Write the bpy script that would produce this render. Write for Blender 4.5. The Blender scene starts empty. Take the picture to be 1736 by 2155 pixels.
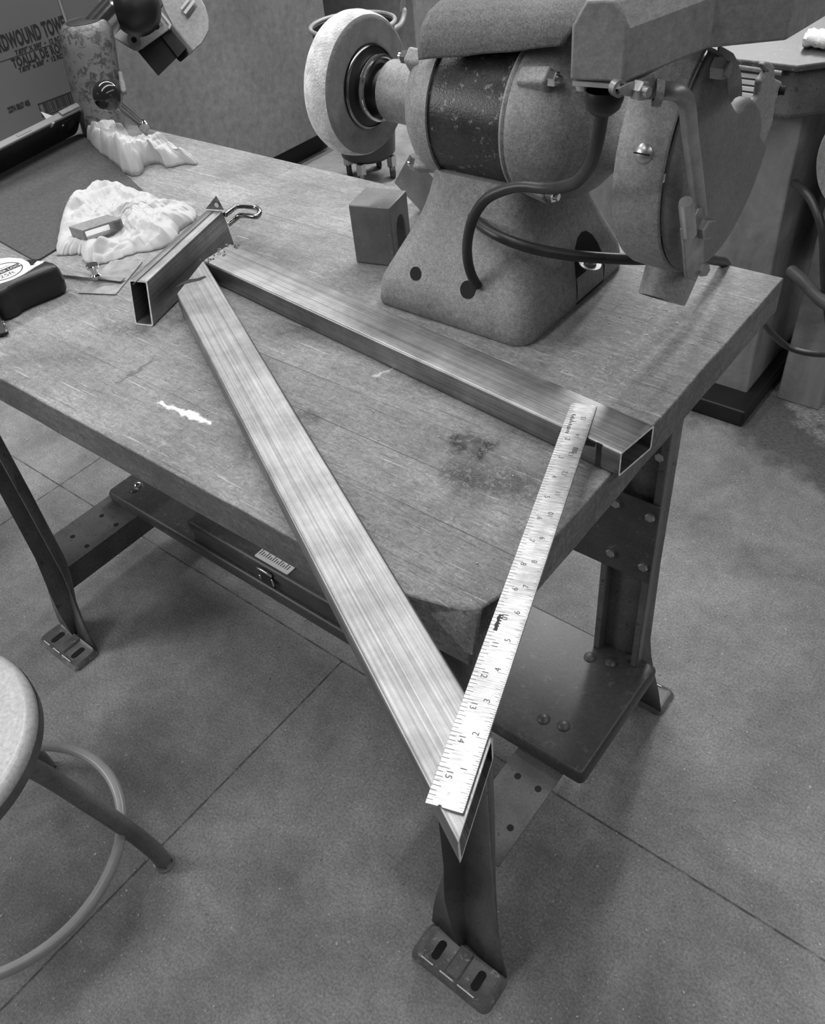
import bpy, bmesh, math, random
from mathutils import Vector, Matrix, noise
random.seed(7)
SC = bpy.context.scene
COL = SC.collection
PI = math.pi
T = 0.864                                   # height of the bench top

# ------------------------------------------------------------------ camera
FPX = 1778.83
R_RIGHT = Vector((0.78296582, 0.61554661, -0.08981593))
R_DOWN = Vector((0.37330312, -0.58043277, -0.72370061))
R_FWD = Vector((-0.49760356, 0.53310428, -0.68424449))
CAM = Vector((0.243767, -0.306012, 1.360529))
cd = bpy.data.cameras.new('camera')
cam = bpy.data.objects.new('camera', cd)
COL.objects.link(cam)
up = -R_DOWN
bk = -R_FWD
cam.matrix_world = Matrix(((R_RIGHT.x, up.x, bk.x, CAM.x), (R_RIGHT.y, up.y, bk.y, CAM.y),
                           (R_RIGHT.z, up.z, bk.z, CAM.z), (0, 0, 0, 1)))
cd.sensor_fit = 'VERTICAL'
cd.sensor_height = 36.0
cd.lens = 36.0 * FPX / 2155.0
cd.clip_start = 0.02
SC.camera = cam

# ------------------------------------------------------------------ light
SC.view_settings.view_transform = 'Standard'
SC.view_settings.look = 'None'
SC.view_settings.gamma = 1.0
SC.view_settings.exposure = 0.0
SC.view_settings.use_curve_mapping = False
w = bpy.data.worlds.new('shop_air')
SC.world = w
w.use_nodes = True
w.node_tree.nodes['Background'].inputs[0].default_value = (1, 1, 1, 1)
w.node_tree.nodes['Background'].inputs[1].default_value = 0.16


def lamp(name, loc, sx, sy, power):
    l = bpy.data.lights.new(name, 'AREA')
    l.shape = 'RECTANGLE'
    l.size = sx
    l.size_y = sy
    l.energy = power
    o = bpy.data.objects.new(name, l)
    o.location = loc
    COL.objects.link(o)
    return o


for lx, ly, p in ((-2.25, 2.2, 90), (-0.72, 0.9, 55), (1.6, 0.8, 40)):
    lamp('strip_and_fill_light', (lx, ly, 2.98), 0.25, 4.6, p)
lamp('strip_and_fill_light', (-1.4, 4.3, 2.98), 0.25, 1.3, 120)  # extra lamp, added only to brighten the far floor
fill = lamp('fill_light', (-2.9, -1.7, 1.9), 1.5, 1.1, 54)  # added soft fill from the front left, no window there
fill.rotation_euler = (math.radians(64), 0, math.radians(-52))


# ------------------------------------------------------------------ helpers
def pix(px, py):
    dx = (px - 868.0) / FPX
    dy = (py - 1077.5) / FPX
    return R_RIGHT * dx + R_DOWN * dy + R_FWD


def at(px, py, x=None, y=None, z=None):
    """world point on a plane x=, y= or z= (used to measure the photograph)"""
    d = pix(px, py)
    if z is not None:
        t = (z - CAM.z) / d.z
    elif x is not None:
        t = (x - CAM.x) / d.x
    else:
        t = (y - CAM.y) / d.y
    return CAM + d * t


class MB:
    def __init__(s):
        s.bm = bmesh.new()

    def face(s, vs):
        try:
            return s.bm.faces.new(vs)
        except ValueError:
            return None

    def box(s, x0, x1, y0, y1, z0, z1, M=None):
        v = [Vector((x, y, z)) for x in (x0, x1) for y in (y0, y1) for z in (z0, z1)]
        if M is not None:
            v = [M @ p for p in v]
        b = [s.bm.verts.new(p) for p in v]
        for f in ((0, 1, 3, 2), (4, 6, 7, 5), (0, 4, 5, 1), (2, 3, 7, 6), (0, 2, 6, 4), (1, 5, 7, 3)):
            s.face([b[i] for i in f])
        return s

    def loft(s, rings, closed=True, cap0=True, cap1=True, loop=False):
        R = [[s.bm.verts.new(p) for p in r] for r in rings]
        n = len(R[0])
        m = len(R)
        for i in range(m if loop else m - 1):
            a, b = R[i], R[(i + 1) % m]
            for j in range(n if closed else n - 1):
                k = (j + 1) % n
                s.face([a[j], a[k], b[k], b[j]])
        if closed and not loop:
            if cap0:
                s.face(list(reversed(R[0])))
            if cap1:
                s.face(R[-1])
        return s

    def prism(s, pts, axis, a, b):
        def mk(p, t):
            return {'x': Vector((t, p[0], p[1])), 'y': Vector((p[0], t, p[1])), 'z': Vector((p[0], p[1], t))}[axis]
        return s.loft([[mk(p, a) for p in pts], [mk(p, b) for p in pts]])

    def slab(s, pts3, n):
        """polygon in space given thickness vector n"""
        n = Vector(n)
        return s.loft([[Vector(p) for p in pts3], [Vector(p) + n for p in pts3]])

    def tube(s, path, r, seg=12, loop=False, caps=True):
        path = [Vector(p) for p in path]
        n = len(path)
        rr = r if isinstance(r, (list, tuple)) else [r] * n
        rings = []
        prev = None
        for i, p in enumerate(path):
            if loop:
                t = path[(i + 1) % n] - path[i - 1]
            else:
                t = path[min(i + 1, n - 1)] - path[max(i - 1, 0)]
            t.normalize()
            if prev is None:
                u = t.orthogonal().normalized()
            else:
                u = (prev - t * prev.dot(t)).normalized()
            prev = u
            v = t.cross(u)
            rings.append([p + (u * math.cos(2 * PI * k / seg) + v * math.sin(2 * PI * k / seg)) * rr[i] for k in range(seg)])
        return s.loft(rings, True, caps, caps, loop)

    def lathe(s, prof, o, ax, seg=64, caps=False, a0=0, a1=2 * PI):
        o = Vector(o)
        ax = Vector(ax).normalized()
        u = ax.orthogonal().normalized()
        v = ax.cross(u)
        rings = []
        for d, r in prof:
            rings.append([o + ax * d + (u * math.cos(2 * PI * k / seg) + v * math.sin(2 * PI * k / seg)) * max(r, 1e-5) for k in range(seg)])
        return s.loft(rings, True, caps, caps)

    def hexa(s, c, ax, r, h, stud=0.0):
        c = Vector(c)
        ax = Vector(ax).normalized()
        u = ax.orthogonal().normalized()
        v = ax.cross(u)

        def ring(d, q, n=6):
            return [c + ax * d + (u * math.cos(2 * PI * k / n) + v * math.sin(2 * PI * k / n)) * q for k in range(n)]
        s.loft([ring(0, r), ring(h * .85, r), ring(h, r * .86)])
        if stud:
            s.loft([ring(h * .9, r * .5, 12), ring(h + stud, r * .5, 12)])
        return s

    def build(s, name, mat, parent=None, smooth=35, bevel=0, bseg=2, solid=0, sub=0, M=None):
        bmesh.ops.recalc_face_normals(s.bm, faces=s.bm.faces)
        off = Vector((0, 0, 0))
        if parent is not None:
            q = parent
            while q is not None:
                off += q.location
                q = q.parent
            for v in s.bm.verts:
                v.co -= off
        me = bpy.data.meshes.new(name)
        s.bm.to_mesh(me)
        s.bm.free()
        if smooth:
            me.shade_smooth()
            me.set_sharp_from_angle(angle=math.radians(smooth))
        if mat:
            me.materials.append(mat)
        o = bpy.data.objects.new(name, me)
        COL.objects.link(o)
        if parent is not None:
            o.parent = parent
        if M is not None:
            o.matrix_world = M
        if solid:
            m = o.modifiers.new('solid', 'SOLIDIFY')
            m.thickness = abs(solid)
            m.offset = 1 if solid > 0 else -1
        if bevel:
            m = o.modifiers.new('bevel', 'BEVEL')
            m.width = bevel
            m.segments = bseg
            m.limit_method = 'ANGLE'
            m.angle_limit = math.radians(40)
            m.harden_normals = False
        if sub:
            m = o.modifiers.new('sub', 'SUBSURF')
            m.levels = sub
            m.render_levels = sub
        return o


def tag(o, label=None, cat=None, group=None, kind=None):
    if label:
        o['label'] = label
    if cat:
        o['category'] = cat
    if group:
        o['group'] = group
    if kind:
        o['kind'] = kind
    return o


def thing(name, loc, label, cat, group=None):
    o = bpy.data.objects.new(name, None)
    o.empty_display_size = 0.02
    COL.objects.link(o)
    o.location = loc
    return tag(o, label, cat, group)


def spline(pts, n=8, loop=False):
    pts = [Vector(p) for p in pts]
    out = []
    m = len(pts)
    for i in range(m if loop else m - 1):
        if loop:
            p0, p1, p2, p3 = pts[i - 1], pts[i], pts[(i + 1) % m], pts[(i + 2) % m]
        else:
            p0, p1, p2, p3 = pts[max(i - 1, 0)], pts[i], pts[i + 1], pts[min(i + 2, m - 1)]
        for k in range(n):
            t = k / n
            out.append(0.5 * ((2 * p1) + (p2 - p0) * t + (2 * p0 - 5 * p1 + 4 * p2 - p3) * t * t + (3 * p1 - p0 - 3 * p2 + p3) * t ** 3))
    if not loop:
        out.append(pts[-1])
    return out


def rrect(x0, x1, y0, y1, r, z, n=5):
    out = []
    for cx, cy, a in ((x1 - r, y1 - r, 0), (x0 + r, y1 - r, 90), (x0 + r, y0 + r, 180), (x1 - r, y0 + r, 270)):
        for k in range(n + 1):
            t = math.radians(a + 90 * k / n)
            out.append(Vector((cx + r * math.cos(t), cy + r * math.sin(t), z)))
    return out


# ------------------------------------------------------------------ materials
class NT:
    """small node-tree writer"""
    def __init__(s, name):
        s.m = bpy.data.materials.new(name)
        s.m.use_nodes = True
        s.nt = s.m.node_tree
        s.b = s.nt.nodes['Principled BSDF']

    def n(s, t, **kw):
        x = s.nt.nodes.new(t)
        for k, v in kw.items():
            setattr(x, k, v)
        return x

    def l(s, a, b):
        s.nt.links.new(a, b)

    def put(s, sock, v):
        if isinstance(v, (int, float, tuple)):
            sock.default_value = v
        else:
            s.l(v, sock)

    def pos(s, world=False):
        return s.n('ShaderNodeNewGeometry').outputs['Position'] if world else s.n('ShaderNodeTexCoord').outputs['Object']

    def mapping(s, vec, scale=(1, 1, 1), rot=(0, 0, 0), loc=(0, 0, 0)):
        m = s.n('ShaderNodeMapping')
        s.l(vec, m.inputs[0])
        m.inputs['Location'].default_value = loc
        m.inputs['Rotation'].default_value = rot
        m.inputs['Scale'].default_value = scale
        return m.outputs[0]

    def noise(s, vec, scale, detail=6, rough=.6, dist=0):
        x = s.n('ShaderNodeTexNoise')
        s.l(vec, x.inputs['Vector'])
        x.inputs['Scale'].default_value = scale
        x.inputs['Detail'].default_value = detail
        x.inputs['Roughness'].default_value = rough
        x.inputs['Distortion'].default_value = dist
        return x.outputs['Fac']

    def ramp(s, v, pts):
        x = s.n('ShaderNodeValToRGB')
        s.l(v, x.inputs[0])
        e = x.color_ramp.elements
        while len(e) < len(pts):
            e.new(0.5)
        for i, (p, c) in enumerate(pts):
            e[i].position = p
            e[i].color = (c, c, c, 1)
        return x.outputs[0]

    def math(s, op, a, b=0.0, c=None, clamp=False):
        x = s.n('ShaderNodeMath', operation=op)
        x.use_clamp = clamp
        s.put(x.inputs[0], a)
        s.put(x.inputs[1], b)
        if c is not None:
            s.put(x.inputs[2], c)
        return x.outputs[0]

    def mix(s, f, a, b):
        x = s.n('ShaderNodeMix', data_type='FLOAT')
        s.put(x.inputs['Factor'], f)
        s.put(x.inputs['A'], a)
        s.put(x.inputs['B'], b)
        return x.outputs[0]

    def col(s, v):
        c = s.n('ShaderNodeCombineColor')
        for i in range(3):
            s.put(c.inputs[i], v)
        s.l(c.outputs[0], s.b.inputs['Base Color'])

    def rough(s, v):
        s.put(s.b.inputs['Roughness'], v)

    def bump(s, h, strength=.3, dist=.002):
        x = s.n('ShaderNodeBump')
        x.inputs['Strength'].default_value = strength
        x.inputs['Distance'].default_value = dist
        s.l(h, x.inputs['Height'])
        s.l(x.outputs[0], s.b.inputs['Normal'])

    def segment(s, vec, a, b, wid, soft):
        """1 near the segment a-b in the xy plane, 0 away from it"""
        sp = s.n('ShaderNodeSeparateXYZ')
        s.l(vec, sp.inputs[0])
        ax, ay = a
        dx, dy = b[0] - ax, b[1] - ay
        L2 = dx * dx + dy * dy + 1e-9
        px = s.math('SUBTRACT', sp.outputs[0], ax)
        py = s.math('SUBTRACT', sp.outputs[1], ay)
        t = s.math('ADD', s.math('MULTIPLY', px, dx / L2), s.math('MULTIPLY', py, dy / L2), clamp=True)
        qx = s.math('SUBTRACT', px, s.math('MULTIPLY', t, dx))
        qy = s.math('SUBTRACT', py, s.math('MULTIPLY', t, dy))
        d = s.math('SQRT', s.math('ADD', s.math('MULTIPLY', qx, qx), s.math('MULTIPLY', qy, qy)))
        return s.math('SUBTRACT', 1.0, s.math('DIVIDE', s.math('SUBTRACT', d, wid), soft), clamp=True)


def simple(name, base, rough=.5, metal=0.0, amt=.15, scale=30, bump=.1, speck=0.0, world=False, bdist=.001):
    k = NT(name)
    p = k.pos(world)
    a = k.noise(p, scale, 8, .65)
    c = k.math('MULTIPLY', base, k.math('ADD', 1 - amt, k.math('MULTIPLY', k.ramp(a, [(.3, 0), (.7, 1)]), 2 * amt)))
    if speck:
        f = k.ramp(k.noise(p, scale * 14, 3, .6), [(.66, 0), (.72, 1)])
        c = k.mix(k.math('MULTIPLY', f, speck), c, .75)
    k.col(c)
    k.rough(k.math('ADD', rough - .08, k.math('MULTIPLY', a, .16)))
    k.b.inputs['Metallic'].default_value = metal
    if bump:
        k.bump(k.noise(p, scale * 5, 5, .6), bump, bdist)
    return k.m


def m_top():
    k = NT('worn_maple_top')
    p = k.pos(True)
    br = k.n('ShaderNodeTexBrick')
    k.l(k.mapping(p, (1, 1, 1), loc=(.13, .02, 0)), br.inputs['Vector'])
    br.inputs['Scale'].default_value = 1
    br.inputs['Brick Width'].default_value = .63
    br.inputs['Row Height'].default_value = .0525
    br.inputs['Mortar Size'].default_value = .0005
    br.inputs['Mortar Smooth'].default_value = .3
    br.inputs['Bias'].default_value = 0
    br.inputs['Color1'].default_value = (.42, .42, .42, 1)
    br.inputs['Color2'].default_value = (.58, .58, .58, 1)
    br.inputs['Mortar'].default_value = (.5, .5, .5, 1)
    sep = k.n('ShaderNodeSeparateColor')
    k.l(br.outputs['Color'], sep.inputs[0])
    plank = sep.outputs[0]
    grain = k.noise(k.mapping(p, (9, 130, 130)), 1, 8, .6, .4)
    blotch = k.noise(p, 7, 8, .68, .3)
    fine = k.noise(k.mapping(p, (60, 190, 100), rot=(0, 0, .25)), 1.6, 8, .75, 1.2)
    fine2 = k.noise(k.mapping(p, (240, 70, 100), rot=(0, 0, .55)), 1, 6, .7, 1.5)
    c = k.math('MULTIPLY', k.mix(.6, .5, plank), .545)
    c = k.math('MULTIPLY', c, k.math('ADD', .72, k.math('MULTIPLY', grain, .5)))
    c = k.math('MULTIPLY', c, k.math('ADD', .58, k.math('MULTIPLY', k.ramp(blotch, [(.3, 0), (.68, 1)]), .74)))
    c = k.math('MULTIPLY', c, k.math('ADD', .62, k.math('MULTIPLY', k.ramp(fine, [(.36, 0), (.6, 1)]), .60)))
    c = k.math('ADD', c, k.math('MULTIPLY', k.ramp(fine2, [(.57, 0), (.7, 1)]), .13))
    fine3 = k.noise(k.mapping(p, (420, 300, 100), rot=(0, 0, -.4)), 1, 4, .75, 2.0)
    c = k.math('MULTIPLY', c, k.math('ADD', .78, k.math('MULTIPLY', k.ramp(fine3, [(.38, 0), (.62, 1)]), .44)))
    # open glue lines between the boards, fading in and out
    mort = k.math('MULTIPLY', br.outputs['Fac'], k.ramp(k.noise(k.mapping(p, (2.2, 14, 1)), 1, 3, .5), [(.45, .0), (.62, 1)]))
    c = k.mix(k.math('MULTIPLY', mort, .75), c, .04)
    # cuts
    sc = k.ramp(k.noise(k.mapping(p, (12, 420, 50), rot=(0, 0, -.75)), 1, 2, .5), [(.29, 1), (.31, 0)])
    c = k.mix(k.math('MULTIPLY', sc, .55), c, .08)
    sc2 = k.ramp(k.noise(k.mapping(p, (14, 400, 50), rot=(0, 0, .5)), 1, 2, .5), [(.29, 1), (.31, 0)])
    c = k.mix(k.math('MULTIPLY', sc2, .4), c, .8)
    wob = k.n('ShaderNodeVectorMath', operation='ADD')
    nn = k.n('ShaderNodeTexNoise')
    k.l(p, nn.inputs['Vector'])
    nn.inputs['Scale'].default_value = 90
    nn.inputs['Detail'].default_value = 4
    vm = k.n('ShaderNodeVectorMath', operation='SCALE')
    vs = k.n('ShaderNodeVectorMath', operation='SUBTRACT')
    k.l(nn.outputs['Color'], vs.inputs[0])
    vs.inputs[1].default_value = (.5, .5, .5)
    k.l(vs.outputs[0], vm.inputs[0])
    vm.inputs['Scale'].default_value = .02
    k.l(p, wob.inputs[0])
    k.l(vm.outputs[0], wob.inputs[1])
    pw = wob.outputs[0]

    def A(x, y):
        q = at(x, y, z=T)
        return (q.x, q.y)
    # paint smear, burn marks, drops, and the dust spout's shadow painted in
    rough_edge = k.ramp(k.noise(p, 210, 8, .8, .6), [(.43, 0), (.50, 1)])
    for a, b, wd, so, v, f in (((338, 848), (382, 866), .0012, .003, .92, 1), ((382, 866), (438, 888), .0018, .003, .92, 1),
                               ((250, 805), (322, 758), .0006, .004, .07, .7), ((840, 770), (790, 790), .001, .002, .9, .5)):
        g = k.math('MULTIPLY', k.segment(pw, A(*a), A(*b), wd, so), f)
        c = k.mix(g, c, v)
    for a, b, wd, so, f in (((958, 925), (970, 945), .002, .009, .9), ((985, 920), (1005, 925), .002, .010, .6),
                            ((1005, 960), (1022, 935), .002, .010, .9), ((955, 990), (980, 1005), .003, .018, .5),
                            ((1000, 1010), (1080, 1020), .006, .03, .55), ((640, 870), (665, 880), .002, .01, .5),
                            ((1290, 790), (1400, 660), .012, .03, .35), ((590, 700), (640, 690), .002, .015, .4),  # first entry paints the soft shadow of guard and spout
                            ((230, 690), (300, 700), .003, .02, .4)):
        g = k.math('MULTIPLY', k.math('MULTIPLY', k.segment(pw, A(*a), A(*b), wd, so), f), rough_edge)
        c = k.mix(k.math('MULTIPLY', g, 1.25, clamp=True), c, .03)
    # grit
    gr = k.ramp(k.noise(p, 520, 2, .5), [(.72, 0), (.76, 1)])
    c = k.mix(k.math('MULTIPLY', gr, .5), c, .9)
    gd = k.ramp(k.noise(k.mapping(p, loc=(3, 1, 0)), 330, 2, .5), [(.25, 1), (.28, 0)])
    c = k.mix(k.math('MULTIPLY', gd, .6), c, .05)
    # grimy sides of the block, darkened further to put shade into the colour
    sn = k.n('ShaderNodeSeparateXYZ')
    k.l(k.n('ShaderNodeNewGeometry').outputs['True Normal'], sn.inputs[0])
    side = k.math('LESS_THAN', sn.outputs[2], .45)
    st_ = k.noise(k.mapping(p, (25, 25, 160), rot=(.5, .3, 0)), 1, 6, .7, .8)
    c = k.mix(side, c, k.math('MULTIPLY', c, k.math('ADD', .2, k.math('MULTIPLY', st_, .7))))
    k.col(c)
    k.rough(k.math('ADD', .38, k.math('MULTIPLY', blotch, .3)))
    k.b.inputs['Specular IOR Level'].default_value = .5
    h = k.math('SUBTRACT', k.math('ADD', k.math('MULTIPLY', fine, .8), k.math('MULTIPLY', blotch, .4)), k.math('ADD', k.math('MULTIPLY', mort, .8), k.math('MULTIPLY', sc, .6)))
    k.bump(h, .5, .002)
    return k.m


def m_floor():
    k = NT('sealed_concrete')
    p = k.pos(True)
    a = k.noise(p, 2.2, 10, .62, .3)
    b = k.noise(p, 30, 8, .7)
    f = k.noise(p, 240, 4, .7)
    c = k.math('MULTIPLY', .265, k.math('ADD', .50, k.math('MULTIPLY', k.ramp(a, [(.32, 0), (.68, 1)]), .9)))
    c = k.math('MULTIPLY', c, k.math('ADD', .82, k.math('MULTIPLY', k.ramp(b, [(.3, 0), (.7, 1)]), .32)))
    c = k.math('MULTIPLY', c, k.math('ADD', .70, k.math('MULTIPLY', k.ramp(f, [(.35, 0), (.65, 1)]), .55)))
    sp = k.ramp(k.noise(p, 170, 2, .5), [(.70, 0), (.73, 1)])
    c = k.mix(k.math('MULTIPLY', sp, .55), c, .75)
    dk = k.ramp(k.noise(k.mapping(p, loc=(5, 2, 0)), 120, 2, .5), [(.25, 1), (.28, 0)])
    c = k.mix(k.math('MULTIPLY', dk, .6), c, .04)
    jn = k.noise(p, 40, 4, .6)
    jm = None
    for A, B in (((-3.5, .336), (1.4, .336)), ((-.596, -1.2), (-.596, .336)), ((-1.58, .05), (-1.58, 1.1))):
        g = k.segment(p, A, B, .0007, .0020)
        jm = g if jm is None else k.math('MAXIMUM', jm, g)
    jm = k.math('MULTIPLY', jm, k.ramp(jn, [(.35, .35), (.55, 1)]))
    c = k.mix(k.math('MULTIPLY', jm, .8), c, .03)
    # spill of dark grinding dust with a pale patch, by the pedestal of the other machine
    pw = k.n('ShaderNodeVectorMath', operation='ADD')
    nn = k.n('ShaderNodeTexNoise')
    k.l(p, nn.inputs['Vector'])
    nn.inputs['Scale'].default_value = 7
    nn.inputs['Detail'].default_value = 8
    nn.inputs['Roughness'].default_value = .7
    vs = k.n('ShaderNodeVectorMath', operation='SUBTRACT')
    k.l(nn.outputs['Color'], vs.inputs[0])
    vs.inputs[1].default_value = (.5, .5, .5)
    vm = k.n('ShaderNodeVectorMath', operation='SCALE')
    k.l(vs.outputs[0], vm.inputs[0])
    vm.inputs['Scale'].default_value = .35
    k.l(p, pw.inputs[0])
    k.l(vm.outputs[0], pw.inputs[1])
    q = pw.outputs[0]
    d1 = k.segment(q, (-.5, 1.66), (.15, 1.50), .17, .06)
    d2 = k.segment(q, (-.15, 1.68), (.02, 1.56), .06, .03)
    grit = k.ramp(k.noise(k.mapping(p, (60, 160, 60), rot=(0, 0, .6)), 1.6, 6, .75), [(.35, 0), (.62, 1)])
    c = k.mix(k.math('MULTIPLY', d1, .85), c, k.mix(grit, .02, .16))
    c = k.mix(k.math('MULTIPLY', d2, .9), c, k.mix(grit, .06, .5))
    k.col(c)
    k.rough(k.math('ADD', .42, k.math('MULTIPLY', a, .25)))
    k.b.inputs['Specular IOR Level'].default_value = .35
    h = k.math('SUBTRACT', k.math('ADD', k.math('MULTIPLY', f, .35), k.math('MULTIPLY', k.math('MULTIPLY', grit, d1), 1.2)), k.math('MULTIPLY', jm, 1.5))
    k.bump(h, .4, .003)
    return k.m


def m_steel(name, base=.5, lo=.25, hi=.42, stretch=(3, 160, 160), dark=.25):
    """mill-finish steel with streaks along local x"""
    k = NT(name)
    p = k.pos()
    s1 = k.noise(k.mapping(p, stretch), 1, 6, .65, .1)
    s2 = k.noise(k.mapping(p, (stretch[0] * 2.5, stretch[1] * 3, stretch[2] * 3)), 1, 4, .6)
    bl = k.noise(p, 26, 6, .65)
    c = k.math('MULTIPLY', base, k.math('ADD', 1 - dark, k.math('MULTIPLY', k.ramp(s1, [(.35, 0), (.65, 1)]), 2 * dark)))
    c = k.math('MULTIPLY', c, k.math('ADD', .72, k.math('MULTIPLY', k.ramp(s2, [(.3, 0), (.7, 1)]), .56)))
    c = k.math('MULTIPLY', c, k.math('ADD', .74, k.math('MULTIPLY', k.ramp(bl, [(.35, 0), (.62, 1)]), .36)))
    sc = k.ramp(k.noise(k.mapping(p, (stretch[0] * 3, stretch[1] * 1.5, 90)), 1, 5, .8), [(.30, 1), (.34, 0)])
    c = k.mix(k.math('MULTIPLY', sc, .6), c, .05)
    k.col(c)
    k.b.inputs['Metallic'].default_value = .92
    k.rough(k.math('ADD', lo, k.math('MULTIPLY', s1, hi - lo)))
    k.b.inputs['Anisotropic'].default_value = .35
    k.bump(k.math('ADD', s2, k.math('MULTIPLY', bl, .4)), .12, .0006)
    return k.m


def m_film():
    k = NT('thin_white_film')
    p = k.pos()
    a = k.noise(p, 60, 5, .6)
    k.col(k.math('ADD', .76, k.math('MULTIPLY', a, .10)))
    k.rough(.42)
    k.b.inputs['Subsurface Weight'].default_value = 0
    t = k.n('ShaderNodeBsdfTranslucent')
    t.inputs[0].default_value = (.85, .85, .85, 1)
    mx = k.n('ShaderNodeMixShader')
    mx.inputs[0].default_value = .4
    out = k.nt.nodes['Material Output']
    k.l(k.b.outputs[0], mx.inputs[1])
    k.l(t.outputs[0], mx.inputs[2])
    k.l(mx.outputs[0], out.inputs[0])
    k.bump(a, .25, .003)
    return k.m


def m_painted(name, base, rough=.5, chip=.0, amt=.2, scale=20, chipv=.35, grit=.0):
    k = NT(name)
    p = k.pos()
    a = k.noise(p, scale, 8, .65)
    b = k.noise(p, scale * 16, 4, .7)
    g = k.noise(p, 620, 2, .6)
    c = k.math('MULTIPLY', base, k.math('ADD', 1 - amt, k.math('MULTIPLY', k.ramp(a, [(.32, 0), (.68, 1)]), 2 * amt)))
    c = k.math('MULTIPLY', c, k.math('ADD', .8, k.math('MULTIPLY', k.ramp(b, [(.3, 0), (.7, 1)]), .4)))
    if grit:
        c = k.math('MULTIPLY', c, k.math('ADD', 1 - grit, k.math('MULTIPLY', k.ramp(g, [(.35, 0), (.65, 1)]), 2 * grit)))
    if chip:
        f = k.ramp(k.noise(p, scale * 4, 6, .7), [(.60, 0), (.64, 1)])
        c = k.mix(k.math('MULTIPLY', f, chip), c, chipv)
        f2 = k.ramp(k.noise(k.mapping(p, loc=(4, 4, 4)), scale * 9, 4, .7), [(.27, 1), (.31, 0)])
        c = k.mix(k.math('MULTIPLY', f2, chip), c, chipv * .5)
    k.col(c)
    k.rough(k.math('ADD', rough - .1, k.math('MULTIPLY', a, .2)))
    k.bump(k.math('ADD', b, k.math('ADD', k.math('MULTIPLY', a, .6), k.math('MULTIPLY', g, .4 + grit))), .25, .001)
    return k.m


def m_wood_side():
    k = NT('stained_board')
    p = k.pos()
    a = k.noise(k.mapping(p, (28, 28, 2.5)), 1, 8, .65, .4)
    b = k.noise(p, 5, 8, .7, .5)
    c = k.math('MULTIPLY', .30, k.math('ADD', .6, k.math('MULTIPLY', a, .75)))
    c = k.math('MULTIPLY', c, k.math('ADD', .6, k.math('MULTIPLY', k.ramp(b, [(.35, 0), (.6, 1)]), .5)))
    k.col(c)
    k.rough(.6)
    k.bump(a, .2, .002)
    return k.m


def m_mottle():
    k = NT('mottled_enamel')
    p = k.pos()
    a = k.noise(p, 70, 8, .75, .6)
    b = k.noise(p, 12, 4, .6)
    f = k.ramp(k.math('ADD', a, k.math('MULTIPLY', b, .35)), [(.66, 0), (.72, 1)])
    c = k.mix(f, k.math('ADD', .17, k.math('MULTIPLY', b, .12)), .085)
    k.col(c)
    k.rough(.42)
    k.bump(f, .3, .001)
    return k.m


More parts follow.
